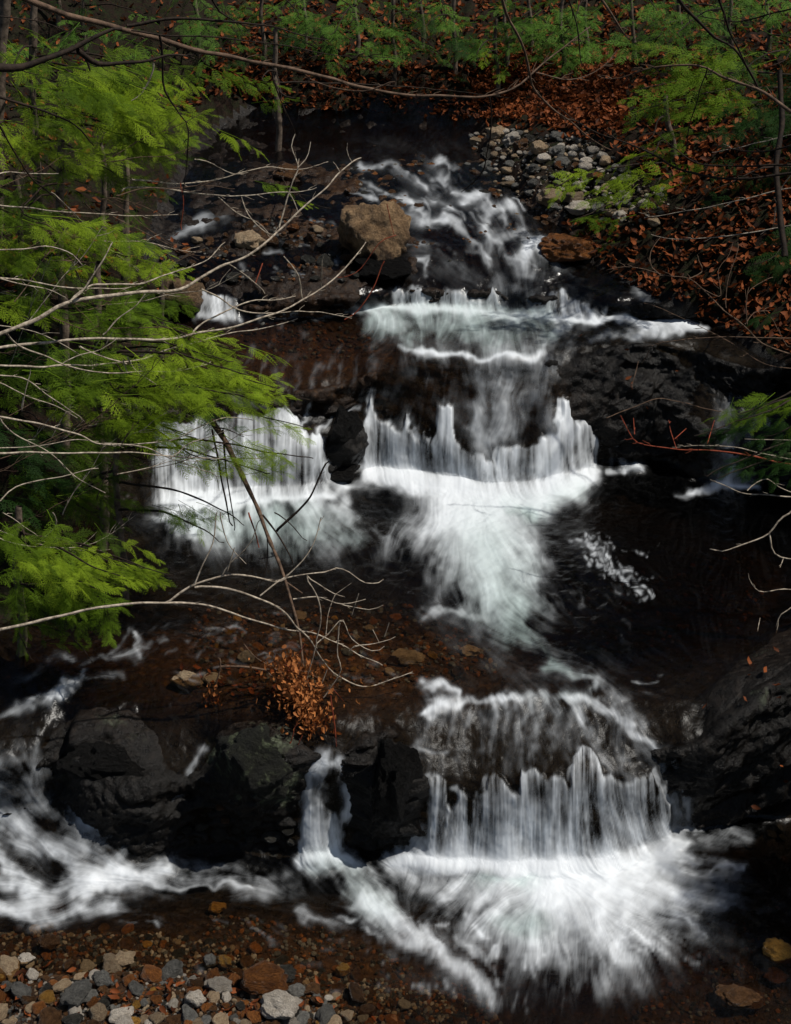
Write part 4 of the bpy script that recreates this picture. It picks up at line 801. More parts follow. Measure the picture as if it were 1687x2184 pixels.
for pts, w0, w1, ya, yb, tw in [
 ([(-60, 360), (0, 330), (150, 270), (300, 195), (420, 175), (560, 155), (650, 150), (760, 140), (860, 90), (950, 40), (1050, 0), (1150, -75), (1210, -130), (1300, -212), (1390, -292), (1440, -350), (1500, -400), (1540, -420)], 22, 6, 8.6, 10.5, 9),
 ([(300, 195), (380, 130), (460, 120), (600, 115), (700, 80), (830, 40), (900, 0), (960, -60)], 11, 4, 8.9, 9.6, 5),
 ([(-60, 90), (0, 95), (100, 100), (250, 130), (420, 135), (560, 130)], 10, 4, 8.7, 9.3, 3),
 ([(-60, 75), (60, 110), (200, 140), (280, 175)], 8, 3, 8.4, 8.8, 2),
 ([(300, 190), (360, 140), (450, 0), (480, -60)], 10, 5, 8.9, 9.1, 2),
 ([(-60, 400), (0, 390), (150, 370), (330, 355), (500, 350), (700, 355), (830, 335), (1000, 300), (1150, 250), (1230, 220), (1300, 180), (1380, 130), (1450, 70), (1520, 0), (1560, -60)], 16, 6, 8.7, 10.3, 10),
 ([(820, 335), (870, 280), (980, 225), (1080, 190), (1190, 185), (1260, 170)], 10, 4, 9.4, 9.9, 4),
 ([(860, 140), (940, 180), (1020, 230), (1100, 245), (1250, 235), (1330, 235), (1400, 240), (1500, 265)], 8, 3, 9.4, 10.1, 5),
 ([(-60, 465), (0, 465), (150, 470), (300, 465), (450, 460), (600, 440), (700, 405), (850, 365), (1000, 325), (1150, 300), (1270, 265)], 11, 4, 8.5, 9.9, 6),
 ([(30, 330), (80, 380), (200, 430), (300, 470), (450, 500), (600, 490), (750, 490), (900, 450)], 9, 4, 8.4, 9.2, 4),
 ([(340, 385), (450, 430), (540, 460)], 9, 6, 8.9, 9.1, 0), ([(545, 430), (580, 490), (640, 530), (720, 580)], 9, 5, 9.0, 9.1, 1), ([(525, 445), (545, 500)], 8, 5, 9.0, 9.0, 0),
 ([(1380, 0), (1370, 90), (1370, 130)], 6, 5, 10.1, 10.2, 0), ([(1210, 0), (1270, 80), (1290, 180)], 7, 6, 10.0, 10.1, 2), ([(970, 30), (1060, 90), (1130, 160)], 6, 4, 9.7, 9.8, 1),
 ([(440, 335), (500, 270), (580, 210), (620, 160)], 7, 4, 9.0, 9.1, 1), ([(265, 460), (340, 420), (420, 400), (500, 350)], 6, 4, 8.8, 8.9, 0)]:
    branch(sh, 3, pts, w0, w1, ya, yb, PB, twigs=tw)
for pts, w0, w1, ya, yb, tw in [
 ([(1190, 970), (1215, 880), (1245, 780), (1270, 710), (1240, 620), (1260, 570)], 9, 4, 10.2, 10.4, 3), ([(1270, 715), (1310, 670), (1325, 605)], 5, 3, 10.3, 10.4, 0),
 ([(1450, 735), (1430, 700), (1420, 690)], 5, 3, 10.4, 10.4, 0), ([(1500, 690), (1480, 650), (1482, 610)], 4, 3, 10.5, 10.5, 0),
 ([(560, 765), (610, 765), (750, 785), (900, 770), (1050, 730), (1150, 715), (1300, 720), (1400, 690)], 8, 3, 10.6, 11.3, 5), ([(520, 815), (550, 800), (700, 800), (850, 825), (1000, 835), (1150, 820), (1250, 820), (1350, 800)], 9, 3, 10.6, 11.3, 4),
 ([(1230, 820), (1250, 850), (1270, 900)], 6, 4, 11, 11, 0), ([(1030, 840), (1060, 920), (1120, 980), (1170, 1000)], 6, 4, 11, 10.8, 2), ([(930, 840), (1000, 900), (1100, 950), (1150, 1000)], 6, 3, 11, 10.8, 2),
 ([(830, 680), (900, 700), (1000, 745), (1060, 735)], 6, 3, 10.9, 11, 0), ([(-60, 870), (100, 885), (250, 900), (450, 915), (600, 920), (760, 915)], 8, 3, 9.6, 10.3, 3), ([(-60, 750), (0, 740), (50, 735), (150, 740), (250, 740)], 7, 3, 9.6, 9.9, 1),
 ([(-60, 1075), (0, 1065), (100, 1060), (200, 1050), (300, 1080), (350, 1130)], 8, 5, 8.8, 9.0, 1), ([(655, 270), (640, 330), (600, 400), (560, 430)], 8, 4, 10.5, 10.5, 1)]:
    branch(sh, 1, pts, w0, w1, ya, yb, PB, twigs=tw)
for (pts, w0, w1) in [([(770, 780), (780, 860), (775, 980)], 5, 4), ([(1650, 870), (1670, 960), (1680, 1000)], 5, 3)]: branch(sh, 1, pts, w0, w1, 10.4, 10.4, RB)
for (pts, w0, w1) in [([(1640, 20), (1600, 120), (1530, 230), (1470, 270)], 6, 5), ([(1120, 30), (1090, 115)], 6, 5), ([(1690, -90), (1620, -60), (1530, 60), (1440, 90)], 5, 3), ([(630, 300), (600, 360), (580, 400)], 6, 4)]: branch(sh, 3, pts, w0, w1, 10.3, 10.2, RB)
s2 = thing('bare_shrub', 'leafless pale branches crossing low in front of the left waterfall', 'shrub', at_y(-60, 980, 7.9))
for pts, w0, w1, ya, yb, tw in [
 ([(-60, 505), (0, 510), (100, 520), (200, 590), (280, 650), (350, 700)], 8, 4, 8.2, 8.6, 3), ([(-60, 675), (0, 685), (120, 705), (250, 735), (350, 770), (430, 800), (600, 800), (750, 780), (850, 730), (960, 690), (1080, 700)], 11, 4, 8.0, 9.0, 6),
 ([(-60, 835), (0, 840), (150, 840), (350, 840), (550, 838), (700, 850), (850, 860), (1000, 865), (1150, 865)], 11, 4, 7.9, 8.9, 4), ([(430, 800), (600, 810), (700, 850), (850, 910), (920, 940), (935, 1000)], 7, 3, 8.4, 8.8, 2),
 ([(740, 850), (800, 800), (900, 770), (1000, 730)], 6, 3, 8.5, 8.8, 1), ([(0, 1045), (80, 980), (280, 935), (420, 905)], 8, 4, 8.0, 8.3, 1), ([(-60, 820), (40, 815), (200, 800), (330, 780), (420, 790)], 6, 3, 8.2, 8.5, 1),
 ([(0, 690), (60, 760), (200, 830), (330, 940), (450, 1010)], 8, 4, 8.3, 8.5, 3), ([(100, 600), (95, 660), (130, 480)], 5, 4, 8.3, 8.3, 0), ([(500, 930), (640, 900), (760, 870), (850, 880)], 5, 3, 8.4, 8.6, 2),
 ([(0, 540), (120, 600), (240, 640), (330, 690)], 6, 3, 8.5, 8.7, 2)]:
    branch(s2, 3, pts, w0, w1, ya, yb, PB, twigs=tw)
for pts, w0, w1 in [([(0, 110), (100, 140), (250, 150), (340, 145), (415, 80)], 6, 3), ([(225, 0), (235, 60), (150, 140)], 7, 4), ([(10, 0), (60, 30), (160, 100)], 6, 3)]: branch(s2, 5, pts, w0, w1, 8.1, 8.2, PB, twigs=1)
s3 = thing('bare_sapling', 'leafless arching sapling with forked tips over the middle shallows', 'sapling', at_y(-60, 1360, 7.2))
for pts, w0, w1, ya, yb, tw in [
 ([(-80, 520), (0, 500), (150, 470), (320, 430), (550, 388), (700, 388), (860, 395), (1000, 430), (1130, 470), (1230, 505), (1330, 515), (1420, 550), (1520, 600), (1630, 650)], 18, 5, 7.2, 7.9, 8),
 ([(700, 388), (760, 345), (840, 300), (950, 265), (1060, 270), (1180, 295), (1210, 280), (1300, 265), (1400, 250), (1430, 235), (1480, 250), (1550, 300), (1610, 300), (1635, 285)], 13, 4, 7.5, 8.0, 5),
 ([(830, 320), (950, 320), (1050, 345), (1150, 385), (1220, 430), (1270, 490), (1330, 550), (1380, 640), (1450, 700), (1560, 745), (1687, 710), (1760, 680)], 13, 5, 7.5, 7.9, 7),
 ([(1110, 355), (1180, 300), (1225, 270), (1300, 190), (1345, 120), (1370, 20)], 9, 4, 7.6, 7.8, 3), ([(950, 265), (990, 210), (1070, 130), (1110, 30)], 8, 4, 7.6, 7.6, 1),
 ([(1000, 150), (970, 250)], 6, 7, 7.6, 7.6, 0), ([(925, 0), (910, 120), (860, 230), (830, 310)], 6, 8, 7.6, 7.5, 1), ([(940, 0), (970, 130), (1050, 220)], 7, 4, 7.6, 7.6, 1),
 ([(1250, 370), (1350, 360), (1450, 390), (1560, 370)], 8, 4, 7.7, 7.8, 2), ([(1450, 390), (1580, 415), (1635, 395)], 6, 3, 7.8, 7.8, 1), ([(1310, 270), (1380, 320), (1430, 350), (1470, 360)], 7, 4, 7.7, 7.8, 1),
 ([(1430, 350), (1500, 300)], 5, 3, 7.8, 7.8, 0), ([(1430, 350), (1400, 430), (1390, 520)], 6, 4, 7.8, 7.7, 1), ([(1530, 345), (1500, 440)], 6, 4, 7.8, 7.8, 0), ([(1310, 275), (1350, 350), (1365, 450), (1350, 560)], 8, 7, 7.7, 7.7, 1),
 ([(1350, 560), (1400, 520), (1460, 460), (1500, 540), (1590, 590), (1640, 570)], 7, 4, 7.7, 7.8, 2), ([(1490, 590), (1520, 570), (1600, 560), (1687, 530)], 7, 4, 7.8, 7.8, 1), ([(1350, 560), (1330, 640), (1310, 715)], 8, 5, 7.7, 7.7, 0),
 ([(1450, 470), (1440, 600), (1450, 680), (1380, 790)], 8, 6, 7.7, 7.7, 1), ([(1395, 670), (1365, 750)], 7, 4, 7.7, 7.7, 0), ([(1660, 470), (1640, 530)], 5, 4, 7.8, 7.8, 0), ([(1590, 500), (1620, 560)], 4, 3, 7.8, 7.8, 0)]:
    branch(s3, 5, pts, w0, w1, ya, yb, PB, twigs=tw, tl=30)
s4 = thing('bare_shrub', 'tangle of thin brown leafless twigs deep among the left hemlock boughs', 'shrub', at_y(-60, 1000, 9.4))
for i in range(58):
    u = R.uniform(-60, 260); v = R.uniform(330, 1180); yy = 10.4 - (v-330)/850*1.9 + R.uniform(-.3, .3); a = math.radians(R.gauss(-8, 26)); L = R.uniform(110, 300); k_ = R.uniform(-.25, .25); pp = []
    for j in range(5): pp.append((2*(u+L*j/4*math.cos(a)+R.uniform(-5, 5)), 2*(v+L*j/4*math.sin(a)+k_*L*(j/4)**2+R.uniform(-5, 5))))
    branch(s4, 1, pp, R.uniform(4, 6.5), 2.4, yy, yy+R.uniform(-.2, .5), R.choice((BB, PB, BB)), twigs=3, sides=5, tl=70)
# dead hemlock pole leaning down to the leaf tangle
dp = thing('dead_branch', 'dark dead pole slanting down past the left fall into the leaf tangle', 'branch', at_y(648, 1425, 7.95))
branch(dp, 3, [(905, 700), (960, 790), (1010, 890), (1060, 990), (1105, 1093), (1150, 1213), (1200, 1333), (1240, 1453), (1275, 1593), (1295, 1748)], 30, 10, 9.2, 8.0, BB, jitter=.004, twigs=0, sides=8)
for pts, w0, w1, m_ in [([(905, 740), (930, 850), (950, 980), (975, 1093), (992, 1150)], 13, 7, DB), ([(950, 740), (960, 880), (990, 1080), (1000, 1170)], 11, 5, DB), ([(920, 730), (960, 735), (1040, 770)], 9, 3, DB)]: branch(dp, 3, pts, w0, w1, 9.1, 8.9, m_)
for pts, w0, w1, m_ in [([(1120, 10), (1180, 90), (1215, 150), (1250, 215)], 12, 6, DB), ([(1060, 0), (1090, 80), (1105, 150)], 10, 6, RB), ([(1170, 0), (1240, 50), (1310, 120)], 7, 4, DB), ([(1140, 100), (1140, 200), (1120, 280), (1090, 340), (1060, 380)], 6, 3, DB), ([(1210, 290), (1290, 345)], 12, 7, BB)]: branch(dp, 5, pts, w0, w1, 8.7, 8.6, m_)
dk = thing('snag_twig', 'dark broken snag poking up out of the left plunge pool', 'twig', at_y(590, 1134, 9.6))
branch(dk, 3, [(1180, 1173), (1270, 1085), (1330, 1010), (1360, 940), (1385, 885), (1410, 870)], 15, 7, 9.6, 9.6, DB, twigs=5, jitter=.01, tl=26)
br = thing('leaf_tangle', 'tangle of orange dead leaves and twigs caught on the rim by the narrow fall', 'debris', hit(650, 1545)[0])
lp = []
for i in range(900):
    t = R.random(); u = 612+60*t+R.gauss(0, 20 if i % 3 else 42); v = 1405+160*t+R.gauss(0, 12)
    if R.random() < .25: u = R.gauss(640, 30); v = R.gauss(1500, 40)
    p = at_y(u, v, 7.86 - 0.42*t + R.gauss(0, .06)); lp.append(tuple(p))
o = leaves('dead_leaves', lp, 0.025, 0.06, 1.6, 'tangle', br); o.location = -br.location
lp = [tuple(at_y(R.gauss(450, 10), R.gauss(1492, 16), 7.8)) for i in range(40)]; o = leaves('dead_leaves', lp, 0.03, 0.055, 1.6, 'tangle', br); o.location = -br.location
for pts, w0, w1, ya, m_ in [([(935, 660), (1050, 660), (1150, 668)], 16, 12, 7.95, BB), ([(935, 620), (935, 690), (905, 780)], 10, 6, 7.9, BB), ([(980, 852), (1080, 820), (1170, 770)], 18, 9, 7.8, BB), ([(1040, 560), (1090, 620), (1200, 680), (1290, 740)], 7, 4, 7.95, BB), ([(1130, 670), (1200, 740), (1260, 820)], 9, 6, 7.9, BB), ([(1300, 560), (1260, 620), (1190, 680)], 5, 3, 7.9, RB),
    ([(1300, 700), (1350, 800), (1420, 860), (1450, 920)], 9, 5, 7.8, BB), ([(1440, 810), (1430, 870)], 10, 6, 7.8, BB), ([(1410, 780), (1425, 900), (1435, 1000), (1440, 1100), (1445, 1240), (1440, 1370), (1420, 1450), (1370, 1540), (1320, 1600)], 9, 10, 7.4, RB),
    ([(1270, 900), (1230, 1000), (1190, 1100), (1130, 1230), (1105, 1330)], 6, 3, 7.35, RB), ([(1290, 950), (1240, 1090), (1200, 1310)], 5, 3, 7.35, RB), ([(1040, 760), (1000, 800)], 4, 3, 7.9, BB)]:
    branch(br, 5, pts, w0, w1, ya, ya - (.0), m_, twigs=3 if w0 > 8 else 1, tl=22)
for i in range(60):
    u = R.gauss(640, 25); v = R.uniform(1420, 1600); a = R.uniform(0, 6.28); L = R.uniform(12, 36)
    branch(br, 1, [(2*u, 2*v), (2*(u+L*.5*math.cos(a)+3), 2*(v+L*.5*math.sin(a)+3)), (2*(u+L*math.cos(a)), 2*(v+L*math.sin(a)))], 4, 2.5, 7.75, 7.7, BB if R.random() < .6 else RB, 'twig', sides=4)
# right-hand twigs
r1 = thing('bare_shrub', 'thin brown leafless twigs hanging over the dark right bank', 'shrub', at_y(1740, 760, 10))
for pts, w0, w1, tw in [([(1740, 440), (1687, 420), (1560, 370), (1480, 290), (1400, 230), (1330, 160), (1250, 95), (1150, 80), (1000, 45), (900, 60)], 9, 3, 7), ([(1740, 350), (1500, 345), (1350, 345), (1200, 360), (1100, 380), (1070, 430), (1050, 460)], 6, 3, 4), ([(1500, 290), (1500, 160), (1580, 100), (1610, 90)], 6, 3, 2), ([(1490, 290), (1530, 240), (1600, 230)], 5, 3, 2), ([(1310, 140), (1385, 170), (1380, 60), (1420, 0), (1440, -60)], 5, 3, 1), ([(1410, 220), (1420, 100), (1450, 0), (1460, -60)], 5, 3, 1), ([(1250, 95), (1310, 60), (1290, 0)], 5, 3, 1), ([(1130, 80), (1090, 40), (1090, -20), (1130, -80)], 6, 3, 1), ([(1740, 250), (1687, 390), (1640, 330), (1600, 260)], 5, 3, 1), ([(900, 690), (1000, 650), (1120, 610), (1200, 620), (1300, 640), (1400, 665)], 5, 4, 2), ([(1010, 560), (1030, 480), (1035, 450)], 4, 3, 0), ([(1740, 480), (1600, 470), (1480, 400), (1420, 360), (1300, 300), (1150, 230), (1060, 200)], 5, 2.5, 5)]:
    branch(r1, 4, pts, w0, w1, 10, 10.2, BB, twigs=tw)
r2 = thing('red_twig', 'reddish twig with bright forks reaching left over the right pool', 'twig', at_y(1740, 1010, 9))
for pts, w0, w1, tw, m_ in [([(1740, 900), (1687, 890), (1500, 850), (1350, 830), (1200, 825), (1050, 800), (1000, 750), (960, 680)], 12, 4, 6, 'red_bark'), ([(1740, 880), (1600, 850), (1450, 815), (1300, 805), (1180, 815)], 7, 3, 3, PB), ([(1740, 785), (1490, 780)], 7, 4, 1, PB), ([(1020, 760), (1015, 690)], 5, 3, 1, RB), ([(1200, 825), (1170, 740), (1165, 700)], 5, 3, 1, RB), ([(1190, 780), (1240, 735)], 5, 3, 1, RB), ([(1330, 800), (1360, 700)], 5, 3, 0, RB), ([(1740, 1030), (1560, 1020), (1450, 1000), (1350, 960)], 9, 4, 3, PB), ([(1500, 1000), (1580, 950), (1640, 990), (1740, 1020)], 7, 6, 1, PB)]:
    branch(r2, 4, pts, w0, w1, 9, 9.2, m_, twigs=tw)
r3 = thing('bare_twig', 'crooked pale twig entering at the right edge above the dark pool', 'twig', at_y(1740, 1100, 8.6))
for pts, w0, w1 in [([(1740, -60), (1687, 0), (1640, 30), (1590, 90), (1500, 130), (1400, 165), (1340, 155)], 11, 6), ([(1595, 90), (1605, 160), (1650, 190), (1740, 205)], 9, 6), ([(1740, 335), (1650, 325), (1570, 340), (1530, 320), (1505, 260)], 6, 4), ([(1740, 370), (1687, 405), (1635, 440), (1620, 510), (1560, 580), (1480, 645)], 7, 4), ([(1655, 195), (1640, 235)], 5, 3), ([(1555, 450), (1545, 500)], 4, 3)]:
    branch(r3, 6, pts, w0, w1, 8.6, 8.5, PB, twigs=1)
# dark hemlock limbs across the top
d1 = thing('hemlock_limb', 'long dark hemlock limb drooping across the top of the view', 'branch', at_y(-60, 20, 6.9))
branch(d1, 1, [(0, -60), (130, 0), (250, 50), (400, 95), (540, 130), (700, 170), (850, 215), (1000, 245), (1200, 290), (1400, 335), (1550, 370), (1687, 400), (1887, 408), (2087, 405), (2207, 365), (2287, 300), (2387, 220), (2517, 115)], 26, 6, 6.9, 8.3, 'brown_bark', twigs=16, jitter=.006, sides=8, tl=60)
for pts, w0, w1, m_, tw in [([(540, 110), (620, 90), (760, 80), (900, 85), (1050, 95), (1180, 120), (1320, 160), (1400, 170)], 16, 5, DB, 6), ([(560, 130), (700, 150), (900, 160), (1100, 180), (1250, 200), (1400, 230), (1687, 250)], 8, 3, DB, 6), ([(680, 150), (690, 250), (700, 380), (760, 480), (800, 550), (795, 700), (780, 820)], 11, 4, DB, 4), ([(905, 0), (930, 50), (1020, 100), (1100, 110)], 10, 5, DB, 2), ([(1260, 420), (1200, 400), (1160, 310)], 8, 8, DB, 1), ([(1160, 310), (1190, 400), (1240, 520), (1270, 600)], 7, 3, DB, 2), ([(2287, 310), (2430, 340), (2530, 310), (2620, 240)], 8, 3, BB, 4), ([(1687, 350), (1560, 390), (1400, 370), (1300, 330)], 8, 5, BB, 3), ([(2087, 410), (2100, 480), (2087, 620), (2057, 740), (1967, 820)], 8, 4, DB, 3)]:
    branch(d1, 1, pts, w0, w1, 7.1, 7.3, m_, twigs=tw, tl=50)
d2 = thing('hemlock_limb', 'thick dark crooked limb at the top left edge', 'branch', at_y(-60, 145, 6.6))
branch(d2, 1, [(-80, 295), (0, 290), (100, 285), (200, 250), (300, 215), (400, 160), (520, 125)], 40, 14, 6.6, 7.0, DB, twigs=3, sides=8)
branch(d2, 1, [(330, 215), (380, 250), (450, 270), (600, 262), (720, 235), (830, 250)], 26, 7, 6.7, 7.0, DB, twigs=6, sides=8)
branch(d2, 1, [(370, 250), (385, 305)], 16, 6, 6.8, 6.8, DB); branch(d2, 1, [(-60, 400), (60, 430), (200, 480), (330, 540), (400, 620)], 14, 5, 6.7, 7.2, DB, twigs=4)
branch(d2, 1, [(0, 540), (60, 650), (130, 760), (220, 830), (280, 890)], 10, 5, 6.9, 7.2, DB, twigs=2); branch(d2, 1, [(-60, 60), (60, 75), (200, 100), (300, 140)], 8, 4, 6.8, 7, DB, twigs=4)
d3 = thing('hanging_branch', 'dark crooked branch hanging from above at the top right of centre', 'branch', at_y(1060, -20, 7.5))
branch(d3, 2, [(440, -60), (455, 0), (490, 90), (540, 200), (575, 310), (600, 390), (680, 470), (760, 530), (850, 600), (920, 640)], 14, 5, 7.5, 8.2, BB, twigs=6)
branch(d3, 2, [(730, -60), (740, 0), (775, 120), (795, 280)], 9, 4, 7.5, 7.6, DB, twigs=3); branch(d3, 2, [(850, -60), (880, 0), (960, 120), (1000, 170)], 14, 7, 7.7, 7.8, BB, twigs=2)
d4 = thing('hemlock_limb', 'dark twiggy limbs filling the upper right corner', 'branch', at_y(1740, 200, 7.5))
for pts, w0, w1, m_, tw in [([(1180, -60), (1210, 0), (1280, 80), (1350, 150), (1450, 220), (1540, 360), (1560, 420)], 16, 8, DB, 6), ([(1760, 520), (1687, 470), (1560, 390), (1400, 330), (1300, 280), (1100, 290), (960, 330), (860, 320)], 18, 4, 'brown_bark', 8), ([(1760, 735), (1687, 740), (1400, 760), (1200, 720), (1060, 640), (850, 560), (720, 480)], 16, 4, DB, 9), ([(1760, 700), (1500, 710), (1300, 700), (1200, 640), (1100, 560)], 12, 4, DB, 5), ([(1760, 600), (1600, 640), (1480, 650), (1350, 620)], 10, 4, DB, 4), ([(1660, 1093), (1640, 900), (1625, 700), (1650, 500), (1640, 300)], 30, 22, DB, 2), ([(1380, 0), (1420, 120), (1480, 250), (1540, 380)], 10, 6, DB, 4), ([(1330, 290), (1290, 420), (1250, 540), (1235, 650)], 6, 4, DB, 2), ([(1760, 20), (1600, 60), (1450, 90), (1300, 70)], 9, 4, DB, 6)]:
    branch(d4, 2, pts, w0, w1, 7.6, 8.2, m_, twigs=tw, tl=60)
for pts, w0, w1, tw in [([(1740, 790), (1600, 820), (1400, 870), (1200, 910), (1060, 930)], 7, 3, 3), ([(1740, 950), (1650, 970), (1400, 1010), (1200, 1020), (1090, 1000)], 7, 3, 3), ([(1700, 740), (1640, 820), (1610, 960)], 6, 4, 1), ([(1740, 560), (1500, 620), (1350, 650)], 5, 3, 2)]: branch(r1, 2, pts, w0, w1, 10.5, 10.8, PB, twigs=tw)

# ------------------------------------------------------------------ hemlocks
print('hemlock...')
def spray_mesh(name, seed, mat, L=0.55, n=15, ns=1.0):
    rr = random.Random(seed); V = []; Fc = []
    def needle_row(a, b, ln):
        d = (b-a); k = max(2, int(d.length/0.0095/ns)); ln = ln*ns**.8; d.normalize(); nrm = Vector((0, 0, 1)); sd = d.cross(nrm).normalized()
        for i in range(k):
            p = a.lerp(b, (i+.5)/k)
            for s_ in (-1, 1):
                l_ = ln*(1-.35*i/k)*rr.uniform(.8, 1.15); t = (sd*s_ + d*rr.uniform(.35, .75) + nrm*rr.uniform(-.25, .25)).normalized(); c = len(V)
                wv = d*0.0036*ns
                V.extend([p-wv, p+wv, p+t*l_]); Fc.append((c, c+1, c+2))
    # twig axis
    def stick(a, b, r):
        c = len(V); sd = (b-a).cross(Vector((0, 0, 1))).normalized()*r; V.extend([a-sd, a+sd, b]); Fc.append((c, c+1, c+2))
    cur = Vector((0, 0, 0)); ax = []
    for i in range(n+1):
        t = i/n; ax.append(Vector((L*t, 0.05*math.sin(t*3+seed), -0.16*L*t*t)))
    for i in range(n): stick(ax[i], ax[i+1], 0.003*(1-i/n)+.001)
    for i in range(1, n+1):
        t = i/n; sl_ = L*0.52*(1-t)**0.75*(0.35+0.65*min(1, t*4)) + 0.03
        for s_ in (-1, 1):
            p = ax[i]; a = math.radians(rr.uniform(42, 62)); ln = sl_*rr.uniform(.7, 1.1); dr = Vector((math.cos(a), s_*math.sin(a), rr.uniform(-.25, .02))).normalized()
            q = p+dr*ln + Vector((0, 0, -0.12*ln)); mid = p.lerp(q, .5)+Vector((0, 0, .01)); stick(p, q, .0016)
            needle_row(p, mid, .013); needle_row(mid, q, .012)
            m_ = int(ln/0.028/ns**.5)
            for j in range(1, m_):
                tt = j/m_; pp = p.lerp(q, tt); b_ = math.radians(rr.uniform(35, 55))*(1 if j % 2 else -1); l2 = (ln*(1-tt)*.5+.012)*rr.uniform(.6, 1.1)
                d2_ = Vector((dr.x*math.cos(b_)-dr.y*math.sin(b_), dr.x*math.sin(b_)+dr.y*math.cos(b_), rr.uniform(-.3, .05))); needle_row(pp, pp+d2_*l2, .011)
    me = mesh_np(name, np.array([tuple(v) for v in V]), np.array(Fc), False); me.materials.append(M[mat]); return me
SPR = {m_: [spray_mesh('foliage_spray', 5+i, m_, 0.5+0.06*i, 14) for i in range(3)] for m_ in ('hem_bright', 'hem_mid', 'hem_dark')}
SPRF = {m_: [spray_mesh('foliage_spray', 15+i, m_, 0.42+0.05*i, 9, 2.1) for i in range(3)] for m_ in ('hem_bright', 'hem_mid', 'hem_dark', 'hem_far')}
def arr(me):
    v = np.zeros(len(me.vertices)*3, np.float32); me.vertices.foreach_get('co', v); f = np.zeros(len(me.polygons)*3, np.int32); me.loops.foreach_get('vertex_index', f); return v.reshape(-1, 3), f.reshape(-1, 3)
def bough_mesh(seed, mat, coarse):
    rr = random.Random(seed); src = [arr(m) for m in (SPRF if coarse else SPR)[mat]]; VV = []; FF = []; c = 0; n = rr.randint(5, 9); Lb = .11*n; droop = rr.uniform(.03, .2)
    for i in range(n):
        e = i/(n-1); side = 0 if i == n-1 else (1 if i % 2 else -1); v, f = rr.choice(src); sc = (1-.4*e)*rr.uniform(.55, .95)
        h = math.radians(side*rr.uniform(25, 58)); m = Euler((rr.gauss(0, .3), rr.gauss(.12, .15)+droop*e, h), 'XYZ').to_matrix()
        q = (v*np.array([sc, sc*rr.uniform(.7, 1), sc]))@np.array(m).T + np.array([Lb*(e-.75), 0, -droop*e*e]); VV.append(q); FF.append(f+c); c += len(q)
    v, f, _ = tube([Vector((-Lb*.75-.15, 0, .02)), Vector((-Lb*.3, 0, 0)), Vector((Lb*.25, 0, -droop))], .006, .002, 4, .004)
    VV.append(v); FF.append(np.concatenate([f[:, :3], f[:, [0, 2, 3]]])+c)
    me = mesh_np('bough', np.concatenate(VV), np.concatenate(FF), False); me.materials.append(M[mat]); return me
BGH = {(m_, c_): [bough_mesh(40+i, m_, c_) for i in range(5)] for m_ in ('hem_bright', 'hem_mid', 'hem_dark') for c_ in (False, True)}
BGH[('hem_far', True)] = [bough_mesh(60+i, 'hem_far', True) for i in range(5)]; BGH[('hem_far', False)] = BGH[('hem_far', True)]
FOL = 2.15
def tree(label, base_uv, y, top_v, r, clusters, grp=None, lean=0.0, trunk=True, cat='hemlock'):
    """clusters: (u, v, y, ru, rv, ry, count, scale, material, heading deg)"""
    u, v = base_uv; base = at_y(u, v, y); gz = ground_z(base.x, base.y); base.z = gz - 0.05 if trunk else base.z
    t = t_ = thing('hemlock_tree', label, cat, base, grp)
    if trunk:
        top = at_y(u+lean, top_v, y); pts = [base, base.lerp(top, .3)+Vector((.02, 0, 0)), base.lerp(top, .65)+Vector((-.02, 0, 0)), top]
        V, q, cl_ = tube(pts, r, r*.6, 8, .008); o = link('trunk', mesh_np('trunk', V, q, True), t, M['trunk']); o.location = -base
    n_s = 0
    for (cu_, cv, cy, ru, rv, ry, cnt, sc, mt, hd) in clusters:
        bough = []
        for i in range(max(1, int(round(cnt*FOL/6.5)))):
            uu = cu_+R.gauss(0, ru*.55); vv = cv+R.gauss(0, rv*.6); yy = cy+R.gauss(0, ry*.5); p0 = at_y(uu, vv, yy)
            h_ = math.radians(hd+R.gauss(0, 32)); sb_ = sc*R.uniform(.45, .95); o = bpy.data.objects.new('bough', R.choice(BGH[(mt, cy > 11.2)])); COL.objects.link(o); o.parent = t_
            o.scale = (sb_, sb_*R.uniform(.8, 1.15), sb_); o.rotation_euler = Euler((R.gauss(0, .35)+.35*math.cos(h_), R.gauss(.15, .2), h_), 'XYZ'); o.location = p0-base; n_s += 1; bough.append(p0)
        # the bough that carries them
        for k in range(max(1, cnt//14)):
            a = R.choice(bough); s0 = at_y(u, proj(*(a+Vector((0, 0, .1))))[1]-R.uniform(-10, 40), y) if trunk else a - Vector((0.7*math.cos(math.radians(hd)), 0.7*math.sin(math.radians(hd)), -.1))
            V, q, _ = tube([s0, s0.lerp(a, .5)+Vector((0, 0, .06)), a, a+Vector((.2*math.cos(math.radians(hd)), .2*math.sin(math.radians(hd)), -.05))], .011, .003, 5, .01)
            o = link('branch', mesh_np('branch', V, q, True), t, M['dark_bark']); o.location = -base
    return t_
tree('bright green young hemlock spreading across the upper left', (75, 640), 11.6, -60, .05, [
    (250, 170, 11.0, 130, 50, .6, 55, .75, 'hem_mid', -10), (220, 215, 10.8, 190, 60, .5, 70, .72, 'hem_bright', -15), (340, 250, 10.8, 110, 50, .5, 45, .72, 'hem_bright', -10), (200, 310, 10.8, 200, 60, .6, 60, .75, 'hem_bright', -20), (330, 330, 10.9, 90, 40, .5, 26, .7, 'hem_mid', -10), (80, 280, 10.6, 100, 90, .5, 28, .7, 'hem_mid', -20), (230, 385, 10.9, 90, 35, .4, 16, .7, 'hem_bright', -40)])
